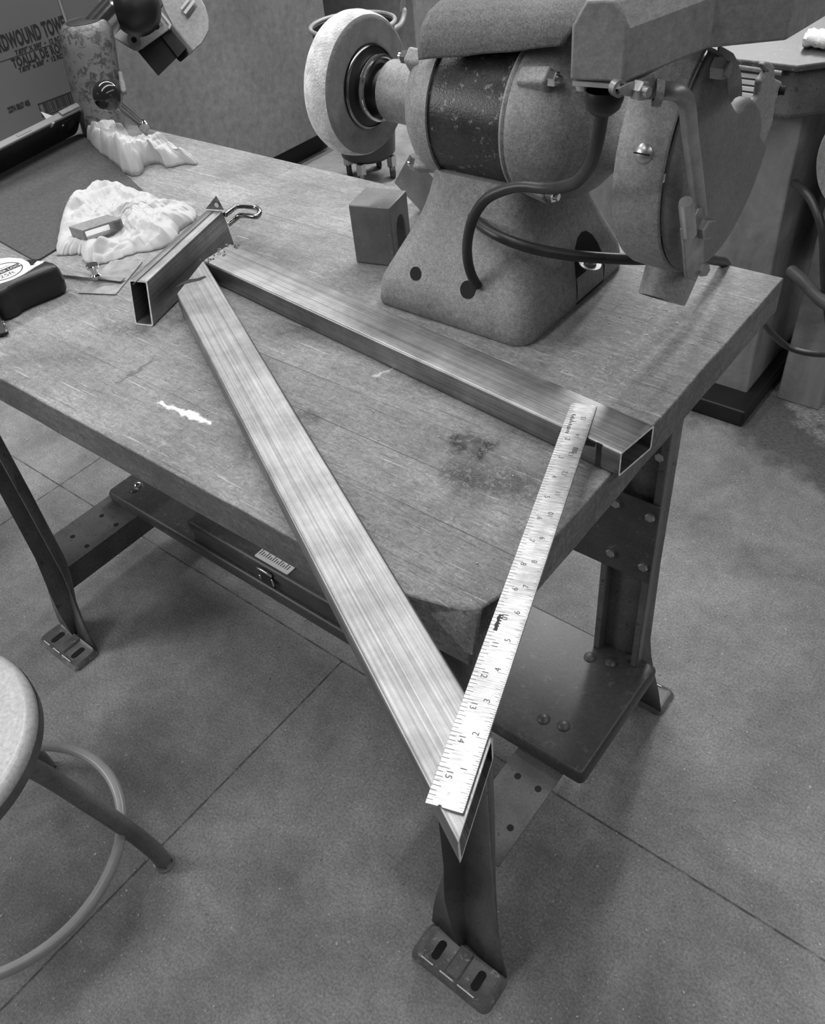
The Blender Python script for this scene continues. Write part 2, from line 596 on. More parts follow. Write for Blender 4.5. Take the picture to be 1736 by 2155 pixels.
M = dict(
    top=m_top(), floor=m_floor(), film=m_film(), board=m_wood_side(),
    steel=m_steel('mill_steel', .31, .38, .52, (1.6, 300, 300), .22),
    steel_dark=m_steel('scaled_steel', .35, .3, .5),
    rule=m_steel('worn_rule_steel', .58, .42, .58, (420, 22, 160), .16),
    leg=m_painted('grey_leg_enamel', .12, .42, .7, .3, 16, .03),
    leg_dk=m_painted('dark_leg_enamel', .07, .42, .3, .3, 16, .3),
    shelf=m_painted('grey_shelf_enamel', .06, .4, .25, .25, 12, .2),
    cast=m_painted('dusty_grey_casting', .285, .5, .12, .2, 11, .10, .22),
    cast_g=m_painted('guard_grey_casting', .30, .5, .3, .22, 12, .08, .16),
    hood=m_painted('grey_hood_enamel', .26, .42, .3, .14, 10, .14, .06),
    band=m_painted('black_motor_band', .035, .27, .55, .4, 30, .38, .3),
    felt=simple('grey_buffing_felt', .85, .95, 0, .3, 90, 1.0, 0, False, .002),  # wheel tread lightened, overhead light put into its colour
    felt_shaded=simple('shaded_buffing_felt', .27, .95, 0, .25, 60, .6, 0, False, .002),  # wheel face kept darker than the tread, shade put into its colour
    black=simple('black_paint', .012, .4, 0, .2, 20, .05),
    blackm=simple('matt_black', .008, .8, 0, .2, 20, 0),
    chrome=simple('chrome', .75, .12, 1, .05, 20, 0),
    dkchrome=simple('dark_chrome', .30, .2, 1, .1, 20, 0),
    zinc=simple('zinc', .5, .38, .9, .15, 60, .1),
    iron=simple('dull_iron', .34, .45, .6, .35, 40, .25),
    block=simple('blackened_block', .19, .5, .5, .35, 14, .2, .25),
    sheet=m_painted('grey_abrasive', .15, .9, 0, .18, 20, .1, .28),
    rubber=simple('black_rubber', .03, .42, 0, .4, 30, .2, .1),
    cardb=simple('cardboard', .20, .85, 0, .06, 6, .05),
    ink=simple('ink', .03, .7, 0, .2, 60, 0),
    tape=simple('pale_edge', .40, .6, 0, .1, 30, 0),
    wallp=m_painted('grey_panel_paint', .185, .7, .35, .22, 2.2, .13),
    dark=simple('dark_gap', .02, .8, 0, .2, 20, 0),
    pad=m_painted('grey_felt_pad', .07, .9, 0, .12, 8, .1, .3),
    white=simple('white_label', .75, .5, 0, .05, 20, 0),
    tan=simple('light_plastic', .45, .4, 0, .08, 20, .03),
    seat=m_painted('pale_seat_enamel', .66, .28, .1, .1, 10, .3),
    stoolm=m_painted('grey_stool_enamel', .17, .35, .5, .25, 18, .07),
    mottle=m_mottle(),
    glossblk=simple('gloss_black', .02, .12, 0, .1, 10, 0),
    hose=simple('hose_grey', .09, .5, 0, .2, 20, .1),
    kerf_and_shade=simple('torn_edge_and_shade', .02, .8, 0, .2, 20, 0),
    wallc=simple('shop_wall', .09, .8, 0, .08, 2, 0, 0, True),
    tan2=simple('case_plastic', .30, .4, 0, .05, 20, 0),
    stooll=simple('pale_ring_enamel', .36, .32, .0, .2, 12, .05),
    mark=simple('engraved_mark', .10, .7, 0, .1, 60, 0),
    iron2=simple('scuffed_plate', .34, .45, .6, .3, 60, .1),
    cut=simple('sawn_metal', .85, .45, .35, .2, 200, .2),
    cover_shaded=m_painted('shaded_guard_enamel', .16, .5, .2, .22, 12, .08, .10),  # darker copy of the guard grey, shade put into the cover's colour
    foot=m_painted('worn_foot_enamel', .16, .36, .7, .35, 22, .42),
    rimm=simple('bin_metal', .035, .4, .3, .2, 20, .05),
)

# ------------------------------------------------------------------ setting
f = MB().box(-6, 3.2, -2.2, 5.2, -.05, 0).build('floor', M['floor'])
tag(f, kind='structure')

# ------------------------------------------------------------------ workbench
BX, BY = -.6, .305
bench = thing('workbench', (BX, BY, 0), 'long workbench with a scarred block top on grey pressed steel legs', 'workbench')


def bench_top():
    b = MB()
    x1, y1 = 0.0, .6096
    # front right corner knocked off, edges worn uneven
    pts = [(-1.80, 0.0)]
    for i in range(1, 60):
        x = -1.80 + i * (1.80 - .075) / 60
        pts.append((x, .0012 * noise.noise(Vector((x * 14, 0, 0))) + .0006 * noise.noise(Vector((x * 60, 2, 0)))))
    lo = pts + [(-.075, 0), (-.04, .0), (-.003, .001), (0, .004), (0, .03), (0, .06)]
    hi = pts + [(-.075, .002), (-.045, .010), (-.02, .017), (-.008, .026), (-.003, .042), (-.0005, .062)]
    rest = []
    for i in range(1, 30):
        y = .06 + i * (y1 - .06) / 30
        rest.append((.0012 * noise.noise(Vector((3, y * 16, 0))), y))
    rest += [(0, y1)] + [(-1.8 * i / 20, y1) for i in range(1, 21)]
    lo += rest
    hi += rest
    mid = [(a[0] * .35 + c[0] * .65, a[1] * .35 + c[1] * .65) for a, c in zip(lo, hi)]
    b.loft([[Vector((x, y, T - .0425)) for x, y in lo], [Vector((x, y, T - .028)) for x, y in lo],
            [Vector((x, y, T - .010)) for x, y in mid], [Vector((x, y, T)) for x, y in hi]])
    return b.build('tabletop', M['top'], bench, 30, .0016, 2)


bench_top()


def leg(cx, fy, sgn, foot_c, mat=M['leg']):
    """channel leg standing at bench front (sgn=-1) or back (sgn=+1); fy = y of the web"""
    b = MB()
    h = .036
    d = .030                                  # flange depth, outwards
    zt = T - .044
    secs = []

    prof = ((zt, ((-.037, .030), (-.036, .030), (-.034, 0), (.018, 0), (.030, .004), (.037, .024))),
            (.40, ((-.037, .030), (-.036, .030), (-.034, 0), (.016, 0), (.029, .004), (.037, .024))),
            (.22, ((-.038, .033), (-.036, .034), (-.033, 0), (.010, 0), (.027, .006), (.040, .026))),
            (.175, ((-.043, .034), (-.037, .038), (-.032, .001), (.004, .002), (.026, .013), (.044, .030))),
            (.125, ((-.054, .037), (-.037, .043), (-.030, .008), (-.002, .010), (.025, .025), (.049, .037))),
            (.07, ((-.063, .043), (-.026, .050), (-.020, .024), (-.006, .026), (.027, .039), (.058, .044))),
            (.010, ((-.070, .047), (-.014, .052), (-.008, .044), (-.004, .044), (.030, .047), (.067, .047))))
    for z, row in prof:
        t = max(0, min(1, (.2 - z) / .19))
        c = cx * (1 - t) + foot_c * t
        secs.append([Vector((c + q[0], fy + sgn * q[1], z)) for q in row])
    b.loft(secs, closed=False)
    o = b.build('leg', mat, bench, 30, 0, 2, .003)
    # pressed foot
    fb = MB()
    y0, y1 = (fy + sgn * .105, fy + sgn * .042)
    ya, yb = min(y0, y1), max(y0, y1)
    fb.loft([rrect(foot_c - .071, foot_c + .071, ya, yb, .012, .0),
             rrect(foot_c - .069, foot_c + .069, ya + .002, yb - .002, .012, .007),
             rrect(foot_c - .064, foot_c + .064, ya + .006, yb - .006, .010, .012),
             rrect(foot_c - .057, foot_c + .057, ya + .012, yb - .010, .008, .0085)])
    p = fb.build('foot_plate', M['foot'], o, 50)
    for q in (-.036, .036):
        s = MB()
        c = foot_c + q
        ym = (ya + yb) / 2
        ring = []
        for k in range(16):
            t = 2 * PI * k / 16
            ring.append(Vector((c + .0065 * math.cos(t), ym + .0065 * math.sin(t) + (.009 if math.sin(t) > 0 else -.009), .0088)))
        s.loft([ring, [v + Vector((0, 0, .0006)) for v in ring]])
        s.build('foot_slot', M['blackm'], o)
    for e0, e1 in ((-.052, -.030), (-.018, .006), (.014, .044)):
        yy = (ya + .0085) if sgn < 0 else (yb - .0085)
        MB().box(foot_c + e0, foot_c + e1, yy - .0012, yy + .0012, .0095, .0118).build('worn_edge', M['cut'], o, 0, .0008)
    rb = MB()
    rb.loft([rrect(foot_c - .013, foot_c + .013, ya + .011, yb - .004, .004, .008), rrect(foot_c - .010, foot_c + .010, ya + .013, yb - .006, .004, .0125)])
    rb.build('foot_rib', M['foot'], o, 50)
    return o


leg(-.080, .088, -1, -.076)
leg(-1.100, .106, -1, -1.102)
leg(-.104, .530, 1, -.098)
leg(-1.126, .530, 1, -1.120)
# flanges turned in at the front legs where bolts show
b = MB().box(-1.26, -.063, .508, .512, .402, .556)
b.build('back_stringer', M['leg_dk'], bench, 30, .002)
for x in (-.126, -.074, -1.15, -1.10):
    for z in (.436, .536):
        MB().hexa((x, .508, z), (0, -1, 0), .0075, .006).build('stringer_bolt', M['zinc'], bench)
MB().hexa((-.076, .517, .636), (0, -1, 0), .007, .006).build('leg_nut', M['zinc'], bench)
# small folded flange on the face of the rear leg
for x in (-.104, -1.126):
    for s in (-1, 1):
        MB().box(x + s * .034 - .006, x + s * .034 + .006, .5125, .530, .19, T - .045).build('leg_return', M['leg'], bench, 30, .002)
# lower cross members (channels between front and back leg)
for x0, x1, xw, y0_ in ((-.152, -.071, -.152, .118), (-1.235, -1.125, -1.125, .10)):
    b = MB()
    sg_ = 1 if xw == x0 else -1
    b.prism([(x0, .160), (x1, .160), (x1, .157), (x0 + .003, .157), (x0 + .003, .105), (x0, .105)] if sg_ > 0 else
            [(x0, .160), (x1, .160), (x1, .105), (x1 - .003, .105), (x1 - .003, .157), (x0, .157)], 'y', y0_, .54)
    o = b.build('cross_channel', M['leg'], bench)
    for yy in (.176, .252, .36, .46):
        for xx in ((x0 + x1) / 2 - .014, x1 - .018):
            MB().lathe([(0, 0), (0, .0052), (.0006, .0052), (.0006, .0)], (xx, yy, .160), (0, 0, 1), 14).build('bolt_hole', M['blackm'], o)
# top cross channels under the bench top
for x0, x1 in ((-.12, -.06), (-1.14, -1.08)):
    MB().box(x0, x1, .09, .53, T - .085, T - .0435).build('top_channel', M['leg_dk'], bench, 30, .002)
# lower shelf: one folded steel plank
b = MB()
b.loft([rrect(-1.217, -.037, .293, .537, .01, .163), rrect(-1.217, -.037, .293, .537, .01, .183), rrect(-1.214, -.040, .296, .534, .01, .1885), rrect(-1.210, -.044, .300, .530, .01, .190)])
shelf = b.build('lower_shelf', M['shelf'], bench, 40)
for x, y in ((-.137, .345), (-.105, .352), (-.137, .49), (-.103, .50), (-1.165, .33), (-1.13, .50)):
    MB().lathe([(-.001, .0105), (.0015, .010), (.004, .007), (.0055, .003), (.006, 0)], (x, y, .190), (0, 0, 1), 20).build('rivet', M['shelf'], shelf)
MB().lathe([(-.001, .0105), (.002, .010), (.006, .007), (.008, .003), (.0085, 0)], (-1.170, .345, .190), (0, 0, 1), 20).build('bright_bolt', M['chrome'], shelf)

# ------------------------------------------------------------------ toolbox on the shelf
tb = thing('toolbox', (-.69, .40, .1905), 'grey steel toolbox with latch and pale badge on the lower shelf', 'toolbox')
MB().loft([rrect(-.935, -.45, .302, .50, .012, .191), rrect(-.935, -.45, .302, .50, .012, .222)]).build('body', M['shelf'], tb, 40, .002)
MB().loft([rrect(-.937, -.448, .298, .502, .014, .2225), rrect(-.937, -.448, .298, .502, .014, .240), rrect(-.934, -.451, .301, .499, .014, .245), rrect(-.928, -.457, .307, .493, .014, .247)]).build('lid', M['shelf'], tb, 40)
lt = MB().box(-.724, -.690, .2945, .2975, .198, .240).build('latch', M['black'], tb, 30, .001)
MB().box(-.727, -.687, .2925, .2965, .233, .239).build('latch_bail', M['chrome'], lt, 30, .001)
MB().box(-.727, -.722, .2925, .2955, .207, .217).build('latch_clip', M['chrome'], lt, 30, .001)
MB().box(-.692, -.687, .2925, .2955, .207, .225).build('latch_clip', M['chrome'], lt, 30, .001)
nb = MB().loft([rrect(-.742, -.655, .306, .331, .002, .2470), rrect(-.742, -.655, .306, .331, .002, .2490)]).build('name_badge', M['white'], tb)
b = MB()
for i in range(14):
    x = -.738 + i * .0056
    b.box(x, x + .0018, .314, .327 - .003 * (i % 3), .2490, .2494)
b.build('badge_lettering', M['hose'], nb)


# ------------------------------------------------------------------ steel tubes
def rect_tube(name, o, d, L0, L1, w, h, t, mat, s0, s1, label, r=.003):
    """hollow tube: o = near left bottom corner, d = unit direction; s0(v,z), s1(v,z) give the end planes"""
    d = Vector(d).normalized()
    v = Vector((-d.y, d.x, 0))
    Mx = Matrix(((d.x, v.x, 0, o[0]), (d.y, v.y, 0, o[1]), (0, 0, 1, o[2]), (0, 0, 0, 1)))

    def sect(i, rr, end):
        out = []
        for cy, cz, a in ((w - i - rr, h - i - rr, 0), (i + rr, h - i - rr, 90), (i + rr, i + rr, 180), (w - i - rr, i + rr, 270)):
            for k in range(5):
                q = math.radians(a + 90 * k / 4)
                yy, zz = cy + rr * math.cos(q), cz + rr * math.sin(q)
                out.append(Vector((end(yy, zz), yy, zz)))
        return out
    b = MB()
    b.loft([sect(0, r, s0), sect(0, r, s1), sect(t, r * .5, s1), sect(t, r * .5, s0)], True, False, False, True)
    ob = b.build(name, mat, None, 30, M=Mx)
    ob.data.materials.append(M['cut'])
    cc = [p for p in ob.data.polygons if all(min(abs(ob.data.vertices[i].co.x - s0(ob.data.vertices[i].co.y, ob.data.vertices[i].co.z)), abs(ob.data.vertices[i].co.x - s1(ob.data.vertices[i].co.y, ob.data.vertices[i].co.z))) < 1e-5 for i in p.vertices)]
    for p in cc:
        e = [ob.data.vertices[i].co.x for i in p.vertices]
        if max(e) - min(e) < .08:
            p.material_index = 1
    return tag(ob, label, 'metal tube'), Mx


Z = T + .0005
dA = Vector((.886, -.463, 0)).normalized()
tA, MA = rect_tube('steel_tube', (-.562, .200, Z), dA, 0, 0, .0508, .027, .0022, M['steel'],
                   lambda v, z: -1.37 * v + .001, lambda v, z: .741 - 1.04 * v,
                   'bright flat steel tube running diagonally off the front corner of the bench')
dB = Vector((.9948, -.1023, 0)).normalized()
tB, MBm = rect_tube('steel_tube', (-.5985, .2745, Z), dB, 0, 0, .050, .027, .0022, M['steel'],
                    lambda v, z: -.16 * v, lambda v, z: .609 + .02 * v,
                    'bright flat steel tube lying lengthwise along the front of the grinder base')
dC = Vector((-.335, .942, 0)).normalized()
vC = Vector((-dC.y, dC.x, 0))
oC = Vector((-.5725, .164, Z))
tC, MC = rect_tube('steel_tube', oC, dC, 0, 0, .0254, .0508, .002, M['steel'],
                   lambda v, z: z / .0508 * .015, lambda v, z: .208 - z / .0508 * .008,
                   'short steel tube on its narrow side across the ends of two long tubes')
for o_ in (tA, tB):
    o_['group'] = 'long steel tubes forming a V'
# weld seam and torn saw cut: darker marks that are parts of the tubes
b = MB().box(.585, .590, -.0004, .001, .001, .0268)
sk = b.build('saw_cut', M['kerf_and_shade'], None, 0)
sk.parent = tB
b = MB()
rr = random.Random(3)
q = [(.545, .020), (.552, .026), (.566, .0266), (.584, .0262), (.583, .021), (.572, .018), (.566, .022), (.556, .017)]
b.prism(q, 'y', -.0005, .001)
bm_ = b.build('burnt_edge', M['kerf_and_shade'], None, 0)
bm_.parent = tB
b = MB()
tmi = MA.inverted()
tmk = [tmi @ at(x, y, z=Z + .027) for x, y in ((370, 606), (385, 599), (404, 594), (422, 590), (435, 583), (430, 581), (415, 586), (398, 588), (382, 595), (371, 603))]
b.prism([(p.x, p.y) for p in tmk], 'z', .0268, .02715)
b.build('burn_and_shade_mark', M['kerf_and_shade'], None, 0).parent = tA  # burn mark together with the short tube's shade, painted as one patch

b = MB().box(.004, .196, .0118, .0132, .0506, .0511)
b.build('weld_seam', M['kerf_and_shade'], None, 0).parent = tC
# chips of swarf where tubes meet
sw = MB()
for i in range(26):
    c = Vector((-.600, .285, Z + .0275)) + Vector((rr.uniform(-.004, .016), rr.uniform(-.012, .04), 0)) + dA * rr.uniform(-.01, .02) * 0
    s_ = rr.uniform(.0006, .0016)
    sw.box(-s_, s_, -s_ * .6, s_ * .6, 0, s_ * .8, Matrix.Translation(c) @ Matrix.Rotation(rr.uniform(0, 3), 4, 'Z'))
tag(sw.build('steel_swarf', M['chrome'], None, 0), 'fine steel chips on the end of the tube in front of the grinder', 'swarf', kind='stuff')

# ------------------------------------------------------------------ ruler
RB, RBr = Vector((.065, -.135, 0)), Vector((.087, -.126, 0))
TL = Vector((-.065, .256, 0))
ur = (TL - RB).normalized()
rv = Vector((ur.y, -ur.x, 0))
RL, RW = .4064, .0238
MR = Matrix(((ur.x, rv.x * -1, 0, RB.x), (ur.y, rv.y * -1, 0, RB.y), (0, 0, 1, Z + .0273), (0, 0, 0, 1)))
# local: x along, y to the left (so the body spans y 0..-RW)
b = MB()
out = [(0, 0), (RL - .003, 0), (RL, -.003), (RL, -RW + .001), (RL - .001, -RW), (.0008, -RW), (0, -RW + .0008)]
out += [(0, -.0105), (.0013, -.010), (.0013, -.0085), (0, -.008)]
b.prism(out, 'z', 0, .0020)
rule = b.build('steel_ruler', M['rule'], None, 30, .0003, 1, M=MR)
tag(rule, 'worn bright steel ruler lying across the open ends of the two long tubes', 'ruler')
b = MB()
zt = .00202


def tick(x, y0, y1, wd=.00022):
    b.box(x - wd, x + wd, min(y0, y1), max(y0, y1), .0019, .00206)


for i in range(1, 16 * 16):
    x = i * .0254 / 16
    ln = .0075 if i % 16 == 0 else (.0055 if i % 8 == 0 else (.004 if i % 4 == 0 else (.0028 if i % 2 == 0 else .0018)))
    if x < RL - .001:
        tick(x, -RW, -RW + ln, .00013)
for i in range(1, 16 * 8):
    x = RL - i * .0254 / 8
    ln = .0075 if i % 8 == 0 else (.006 if i % 4 == 0 else (.005 if i % 2 == 0 else .004))
    tick(x, 0, -ln, .00018)
gm = b.build('graduation_mark', M['mark'], None, 0)
gm.parent = rule
tag(gm, kind='stuff')


def text(name, body, size, mat, Mx, parent, sx=1.0, ext=.0001, spacing=1.0, bold=0.0):
    cu = bpy.data.curves.new('t', 'FONT')
    cu.body = body
    cu.size = size
    cu.extrude = ext
    cu.offset = bold
    cu.space_character = spacing
    to = bpy.data.objects.new('t', cu)
    COL.objects.link(to)
    bpy.context.view_layer.update()
    me = bpy.data.meshes.new_from_object(to.evaluated_get(bpy.context.evaluated_depsgraph_get()))
    bpy.data.objects.remove(to)
    me.name = name
    me.materials.clear()
    me.materials.append(mat)
    me.transform(Matrix.Diagonal((sx, 1, 1, 1)))
    me.transform(Mx)
    o = bpy.data.objects.new(name, me)
    COL.objects.link(o)
    o.parent = parent
    return o


for i in range(1, 16):
    x = i * .0254
    s = str(i)
    # right edge scale: zero at the near end, read towards the far end
    text('numeral', s, .0062, M['mark'], Matrix.Translation((x + .0006, -RW + .0062, .00198)), rule)
    # left edge scale: zero at the far end, read towards the near end
    text('numeral', s, .0062, M['mark'], Matrix.Translation((RL - x - .0006, -.0062, .00198)) @ Matrix.Rotation(PI, 4, 'Z'), rule)
text('stamp', '16', .0028, M['iron'], Matrix.Translation((.008, -.0125, .00198)), rule)
for x0, x1, y0 in ((RL - .045, RL - .016, -.0045), (.135, .150, -.0035)):
    ink = MB()
    for i in range(12):
        x = x0 + (x1 - x0) * i / 12
        ink.box(x, x + .0012, y0 - .0028 - .0008 * math.sin(i * 3), y0 + .0004 * math.sin(i * 5), .0019, .0021)
    ink.build('ink_stamp', M['ink'], None, 0).parent = rule
ink = MB()
for i in range(5):
    ink.box(RL - .070 + i * .0016, RL - .0692 + i * .0016, -RW + .004, -RW + .0085, .0019, .0021)
ink.build('ink_stamp', M['ink'], None, 0).parent = rule

# ------------------------------------------------------------------ wire hook at the far end of the short tube
hk = thing('wire_hook', at(478, 470, z=Z), 'bent chrome wire hook with drilled plate at the end of the short tube', 'hook')
b = MB()
eC = oC + dC * .2012
pA = eC + vC * .0254 + Vector((0, 0, .0520))
pB = eC + vC * (-.001) + Vector((0, 0, .0520))
ap = eC + vC * .0065 + dC * .002 + Vector((0, 0, .0690))
b.slab([pA, pB, ap], dC * .0015)
pl = b.build('drilled_plate', M['steel_dark'], hk, 0)
c_ = (pA + pB + ap) / 3 + vC * -.003
MB().lathe([(0, 0), (0, .0032), (.0003, .0028), (.0003, 0)], c_ - dC * .0004, -dC, 16).build('plate_hole', M['white'], pl)
pth = [(474, 452, .045), (490, 440, .045), (500, 434, .046), (520, 434, .046), (538, 437, .045), (546, 444, .044), (545, 451, .043), (538, 456, .042), (520, 454, .040), (505, 454, .036), (495, 461, .032), (480, 473, .028)]
pts = [at(x, y, z=T + zz) for x, y, zz in pth]
MB().tube(spline(pts, 6), .0034, 12).build('wire_loop', M['dkchrome'], hk, 60)

# ------------------------------------------------------------------ bench grinder
GY, GZ = .45, 1.06
gr = thing('bench_grinder', (-.27, .45, T), 'dusty grey bench grinder with a felt buffing wheel and a round wheel guard', 'grinder')
prof = [(.8645, 0, .020), (.868, -.0015, .020), (.884, 0, .021), (.895, .0025, .022), (.905, .007, .023), (.92, .014, .025), (.937, .0225, .026), (.955, .031, .027),
        (.970, .037, .027), (.985, .0415, .027), (1.000, .045, .027), (1.012, .047, .027)]
rings = []
for z, d, r in prof:
    rings.append(rrect(-.376 + d * 1.12, -.170 - d * .66, .340 + d * .98, .559 - d, r, z, 6))
ped = MB().loft(rings).build('pedestal', M['cast'], gr, 50)
for (hx, hz, r) in ((-.3185, .9095, .0075), (-.2475, .909, .0095), (-.2655, .985, .0075)):
    yy = .340 + max(0, (.0 if hz < .89 else (.0025 + (hz - .895) * .52))) * .98
    MB().lathe([(-.004, 0), (-.004, r), (0.0025, r), (.0025, 0)], (hx, yy + .001, hz), (0, -1, .45), 24).build('wiring_hole', M['blackm'], ped)
b = MB()
ring = [Vector((0, .475 + .030 * math.cos(PI * k / 10), .885 + .050 * math.sin(PI * k / 10))) for k in range(11)] + [Vector((0, .445, .8655)), Vector((0, .505, .8655))]
rg0 = []
rg1 = []
for p in ring:
    dd = 0 if p.z < .89 else (.0025 + (p.z - .895) * .5) * .66
    rg0.append(Vector((-.170 - dd + .0012, p.y, p.z)))
    rg1.append(Vector((-.185 - dd, p.y, p.z)))
b.loft([rg1, rg0])
b.build('foot_recess', M['blackm'], gr, 0)
MB().lathe([(0, .0125), (.0015, .0125), (.0015, .007), (.004, .007), (.005, .0045), (.007, .0045), (.007, 0)], at(1241, 556, x=-.163), (.25, 0, 1), 24).build('foot_bolt', M['iron'], gr)


def prof_lathe(name, pf, mat, seg=72, parent=None, y=GY, z=GZ, sm=35):
    return MB().lathe(pf, (0, y, z), (1, 0, 0), seg).build(name, mat, parent or gr, sm)


prof_lathe('left_end_bell', [(-.4135, 0), (-.4135, .0295), (-.412, .0312), (-.372, .0325), (-.360, .0345), (-.355, .039), (-.352, .050), (-.346, .062), (-.337, .0705), (-.326, .0748), (-.3085, .0765), (-.3085, .072)], M['cast'])
prof_lathe('motor_band', [(-.3085, .0735), (-.2215, .0735)], M['band'], 96)
prof_lathe('right_end_bell', [(-.2215, .072), (-.2215, .0765), (-.2190, .0775), (-.2165, .0765), (-.2160, .0760), (-.2135, .0770), (-.2100, .0768), (-.186, .0755), (-.168, .070), (-.154, .060), (-.144, .049), (-.136, .041), (-.124, .037), (-.085, .035)], M['cast'])
wh = prof_lathe('buffing_wheel', [(-.4465, .016), (-.4465, .045), (-.4462, .066), (-.4468, .0688), (-.4485, .0708)], M['felt_shaded'], 96)
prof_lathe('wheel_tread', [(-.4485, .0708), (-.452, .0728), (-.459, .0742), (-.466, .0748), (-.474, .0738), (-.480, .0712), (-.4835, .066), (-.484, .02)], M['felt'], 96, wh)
fl = prof_lathe('wheel_flange', [(-.4465, .0435), (-.4435, .0425), (-.4425, .040), (-.441, .034), (-.438, .030), (-.434, .026), (-.430, .022), (-.4135, .018)], M['black'], 72)
prof_lathe('flange_rim', [(-.4452, .0425), (-.4435, .0436), (-.4425, .0425), (-.4418, .0412)], M['dkchrome'], 72, fl)
prof_lathe('bright_collar', [(-.436, .0335), (-.431, .0348), (-.428, .034), (-.4275, .0318), (-.4285, .0305)], M['chrome'], 72, fl)
MB().lathe([(0, 0), (0, .0022), (.0005, .002), (.0005, 0)], (-.381, GY - .006, GZ + .0328), (0, -.2, 1), 14).build('oil_hole', M['blackm'], gr)
# through-bolts and lugs of the motor
for (px_, py_, x_, s_) in ((1160, 165, -.176, 1), (1156, 411, -.176, 1), (858, 120, -.349, -1), (877, 346, -.349, -1)):
    p = at(px_, py_, x=x_)
    rd = Vector((0, p.y - GY, p.z - GZ)).normalized()
    lug = MB()
    t_ = Vector((0, -rd.z, rd.y))
    base = Vector((x_ - s_ * .030, GY, GZ))
    c0 = Vector((x_, p.y, p.z)) - Vector((s_ * .001, 0, 0))
    q = [c0 + t_ * .011 - rd * .016, c0 - t_ * .011 - rd * .016, c0 - t_ * .008 + rd * .007, c0 + t_ * .008 + rd * .007]
    q2 = [v + Vector((-s_ * .034, 0, 0)) - rd * .006 for v in q]
    lug.loft([q, q2])
    lo_ = lug.build('bolt_lug', M['cast'], gr, 30, .003, 3)
    MB().hexa(c0, (s_, 0, 0), .0068, .0075, .004).build('hex_nut', M['chrome'], lo_, 30)

# wheel guard at the right end
CY, CZ = .447, 1.057
GO = []                                      # outline of the guard seen from its side, about (CY,CZ)
NA = 60
a0, a1 = math.radians(118), math.radians(343)   # round part, counter-clockwise: over the top-left, down and round
for i in range(NA + 1):
    a = a0 + (a1 - a0) * i / NA
    GO.append((CY + .1062 * math.cos(a), CZ + .1062 * math.sin(a)))
notch = [(p.y, p.z) for p in [at(x, y, x=-.0245) for x, y in ((1606, 285), (1610, 255), (1607, 225), (1598, 209), (1587, 206), (1577, 211), (1567, 224), (1558, 233), (1552, 228), (1544, 214), (1535, 195), (1529, 178), (1526, 150), (1524, 120), (1521, 102))]]
FULL = GO + notch
gb = MB()
lay = []
for x_, s_ in ((-.0375, 1.0), (-.0330, .997), (-.0290, .975), (-.0262, .94), (-.0250, .90), (-.0245, .5), (-.0242, .02)):
    cc = (.455, 1.045)
    lay.append([Vector((x_, cc[0] + (p[0] - cc[0]) * s_, cc[1] + (p[1] - cc[1]) * s_)) for p in FULL])
gb.loft(lay, True, False, True)
guard_c = gb.build('guard_cover', M['cover_shaded'], gr, 50)
db = MB()
arcs = []
for x_, r_ in ((-.0382, .1085), (-.0405, .1092), (-.0600, .1092), (-.078, .1085), (-.0835, .1060), (-.0860, .100), (-.0870, .085), (-.087, .04)):
    arcs.append([Vector((x_, CY + r_ * math.cos(a0 - .30 + (a1 - a0 + .30) * i / NA), CZ + r_ * math.sin(a0 - .30 + (a1 - a0 + .30) * i / NA))) for i in range(NA + 1)])
db.loft(arcs, False)
drum = db.build('guard_drum', M['cast_g'], gr, 40, 0, 2, -.0025)
# rear lip of the inner wall, seen through the notch
lip = MB()
lip.slab([at(x, y, x=-.083) for x, y in ((1515, 96), (1530, 104), (1543, 112), (1553, 130), (1560, 158), (1562, 190), (1560, 222), (1556, 238), (1535, 240), (1505, 180))], (-.002, 0, 0))
lip.build('guard_inner_wall', M['sheet'], gr, 0)
# slotted screw on the drum
def drum_pt(px_, py_, r_=.1092):
    best = None
    d = pix(px_, py_)
    for i in range(400, 1400):
        p = CAM + d * (i / 1000.0)
        v = math.hypot(p.y - CY, p.z - CZ) - r_
        if v <= 0:
            return p
    return p


p = drum_pt(1355, 323)
nrm = Vector((0, p.y - CY, p.z - CZ)).normalized()
sc_ = MB().lathe([(0, .0078), (.001, .0078), (.003, .0062), (.0042, .003), (.0045, 0)], p, nrm, 24).build('slotted_screw', M['zinc'], gr)
bb = MB()
tt = Vector((1, 0, 0))
bb.slab([p + nrm * .0036 + tt * .007 + Vector((0, 0, .0006)), p + nrm * .0036 - tt * .007 + Vector((0, 0, .0006)), p + nrm * .0036 - tt * .007 - Vector((0, 0, .0006)), p + nrm * .0036 + tt * .007 - Vector((0, 0, .0006))], nrm * .0011)
bb.build('screw_slot', M['blackm'], sc_, 0)
p = at(1508, 143, x=-.0245)
MB().hexa(p - Vector((.002, 0, 0)), (1, 0, 0), .0085, .010).lathe([(.010, .006), (.0125, .0055), (.0125, 0)], p - Vector((.002, 0, 0)), (1, 0, 0), 20).build('guard_bolt', M['iron'], gr)
# dust spout
pa = at(1418, 556, x=-.058)
pb = at(1392, 630, x=-.058)
ax = (pb - pa)
MB().lathe([(-.02, .0265), (0, .0262), (ax.length - .002, .0238), (ax.length, .0232), (ax.length, .0205), (ax.length - .015, .020), (ax.length - .016, 0)], pa, ax, 40).build('dust_spout', M['cast_g'], gr, 40)

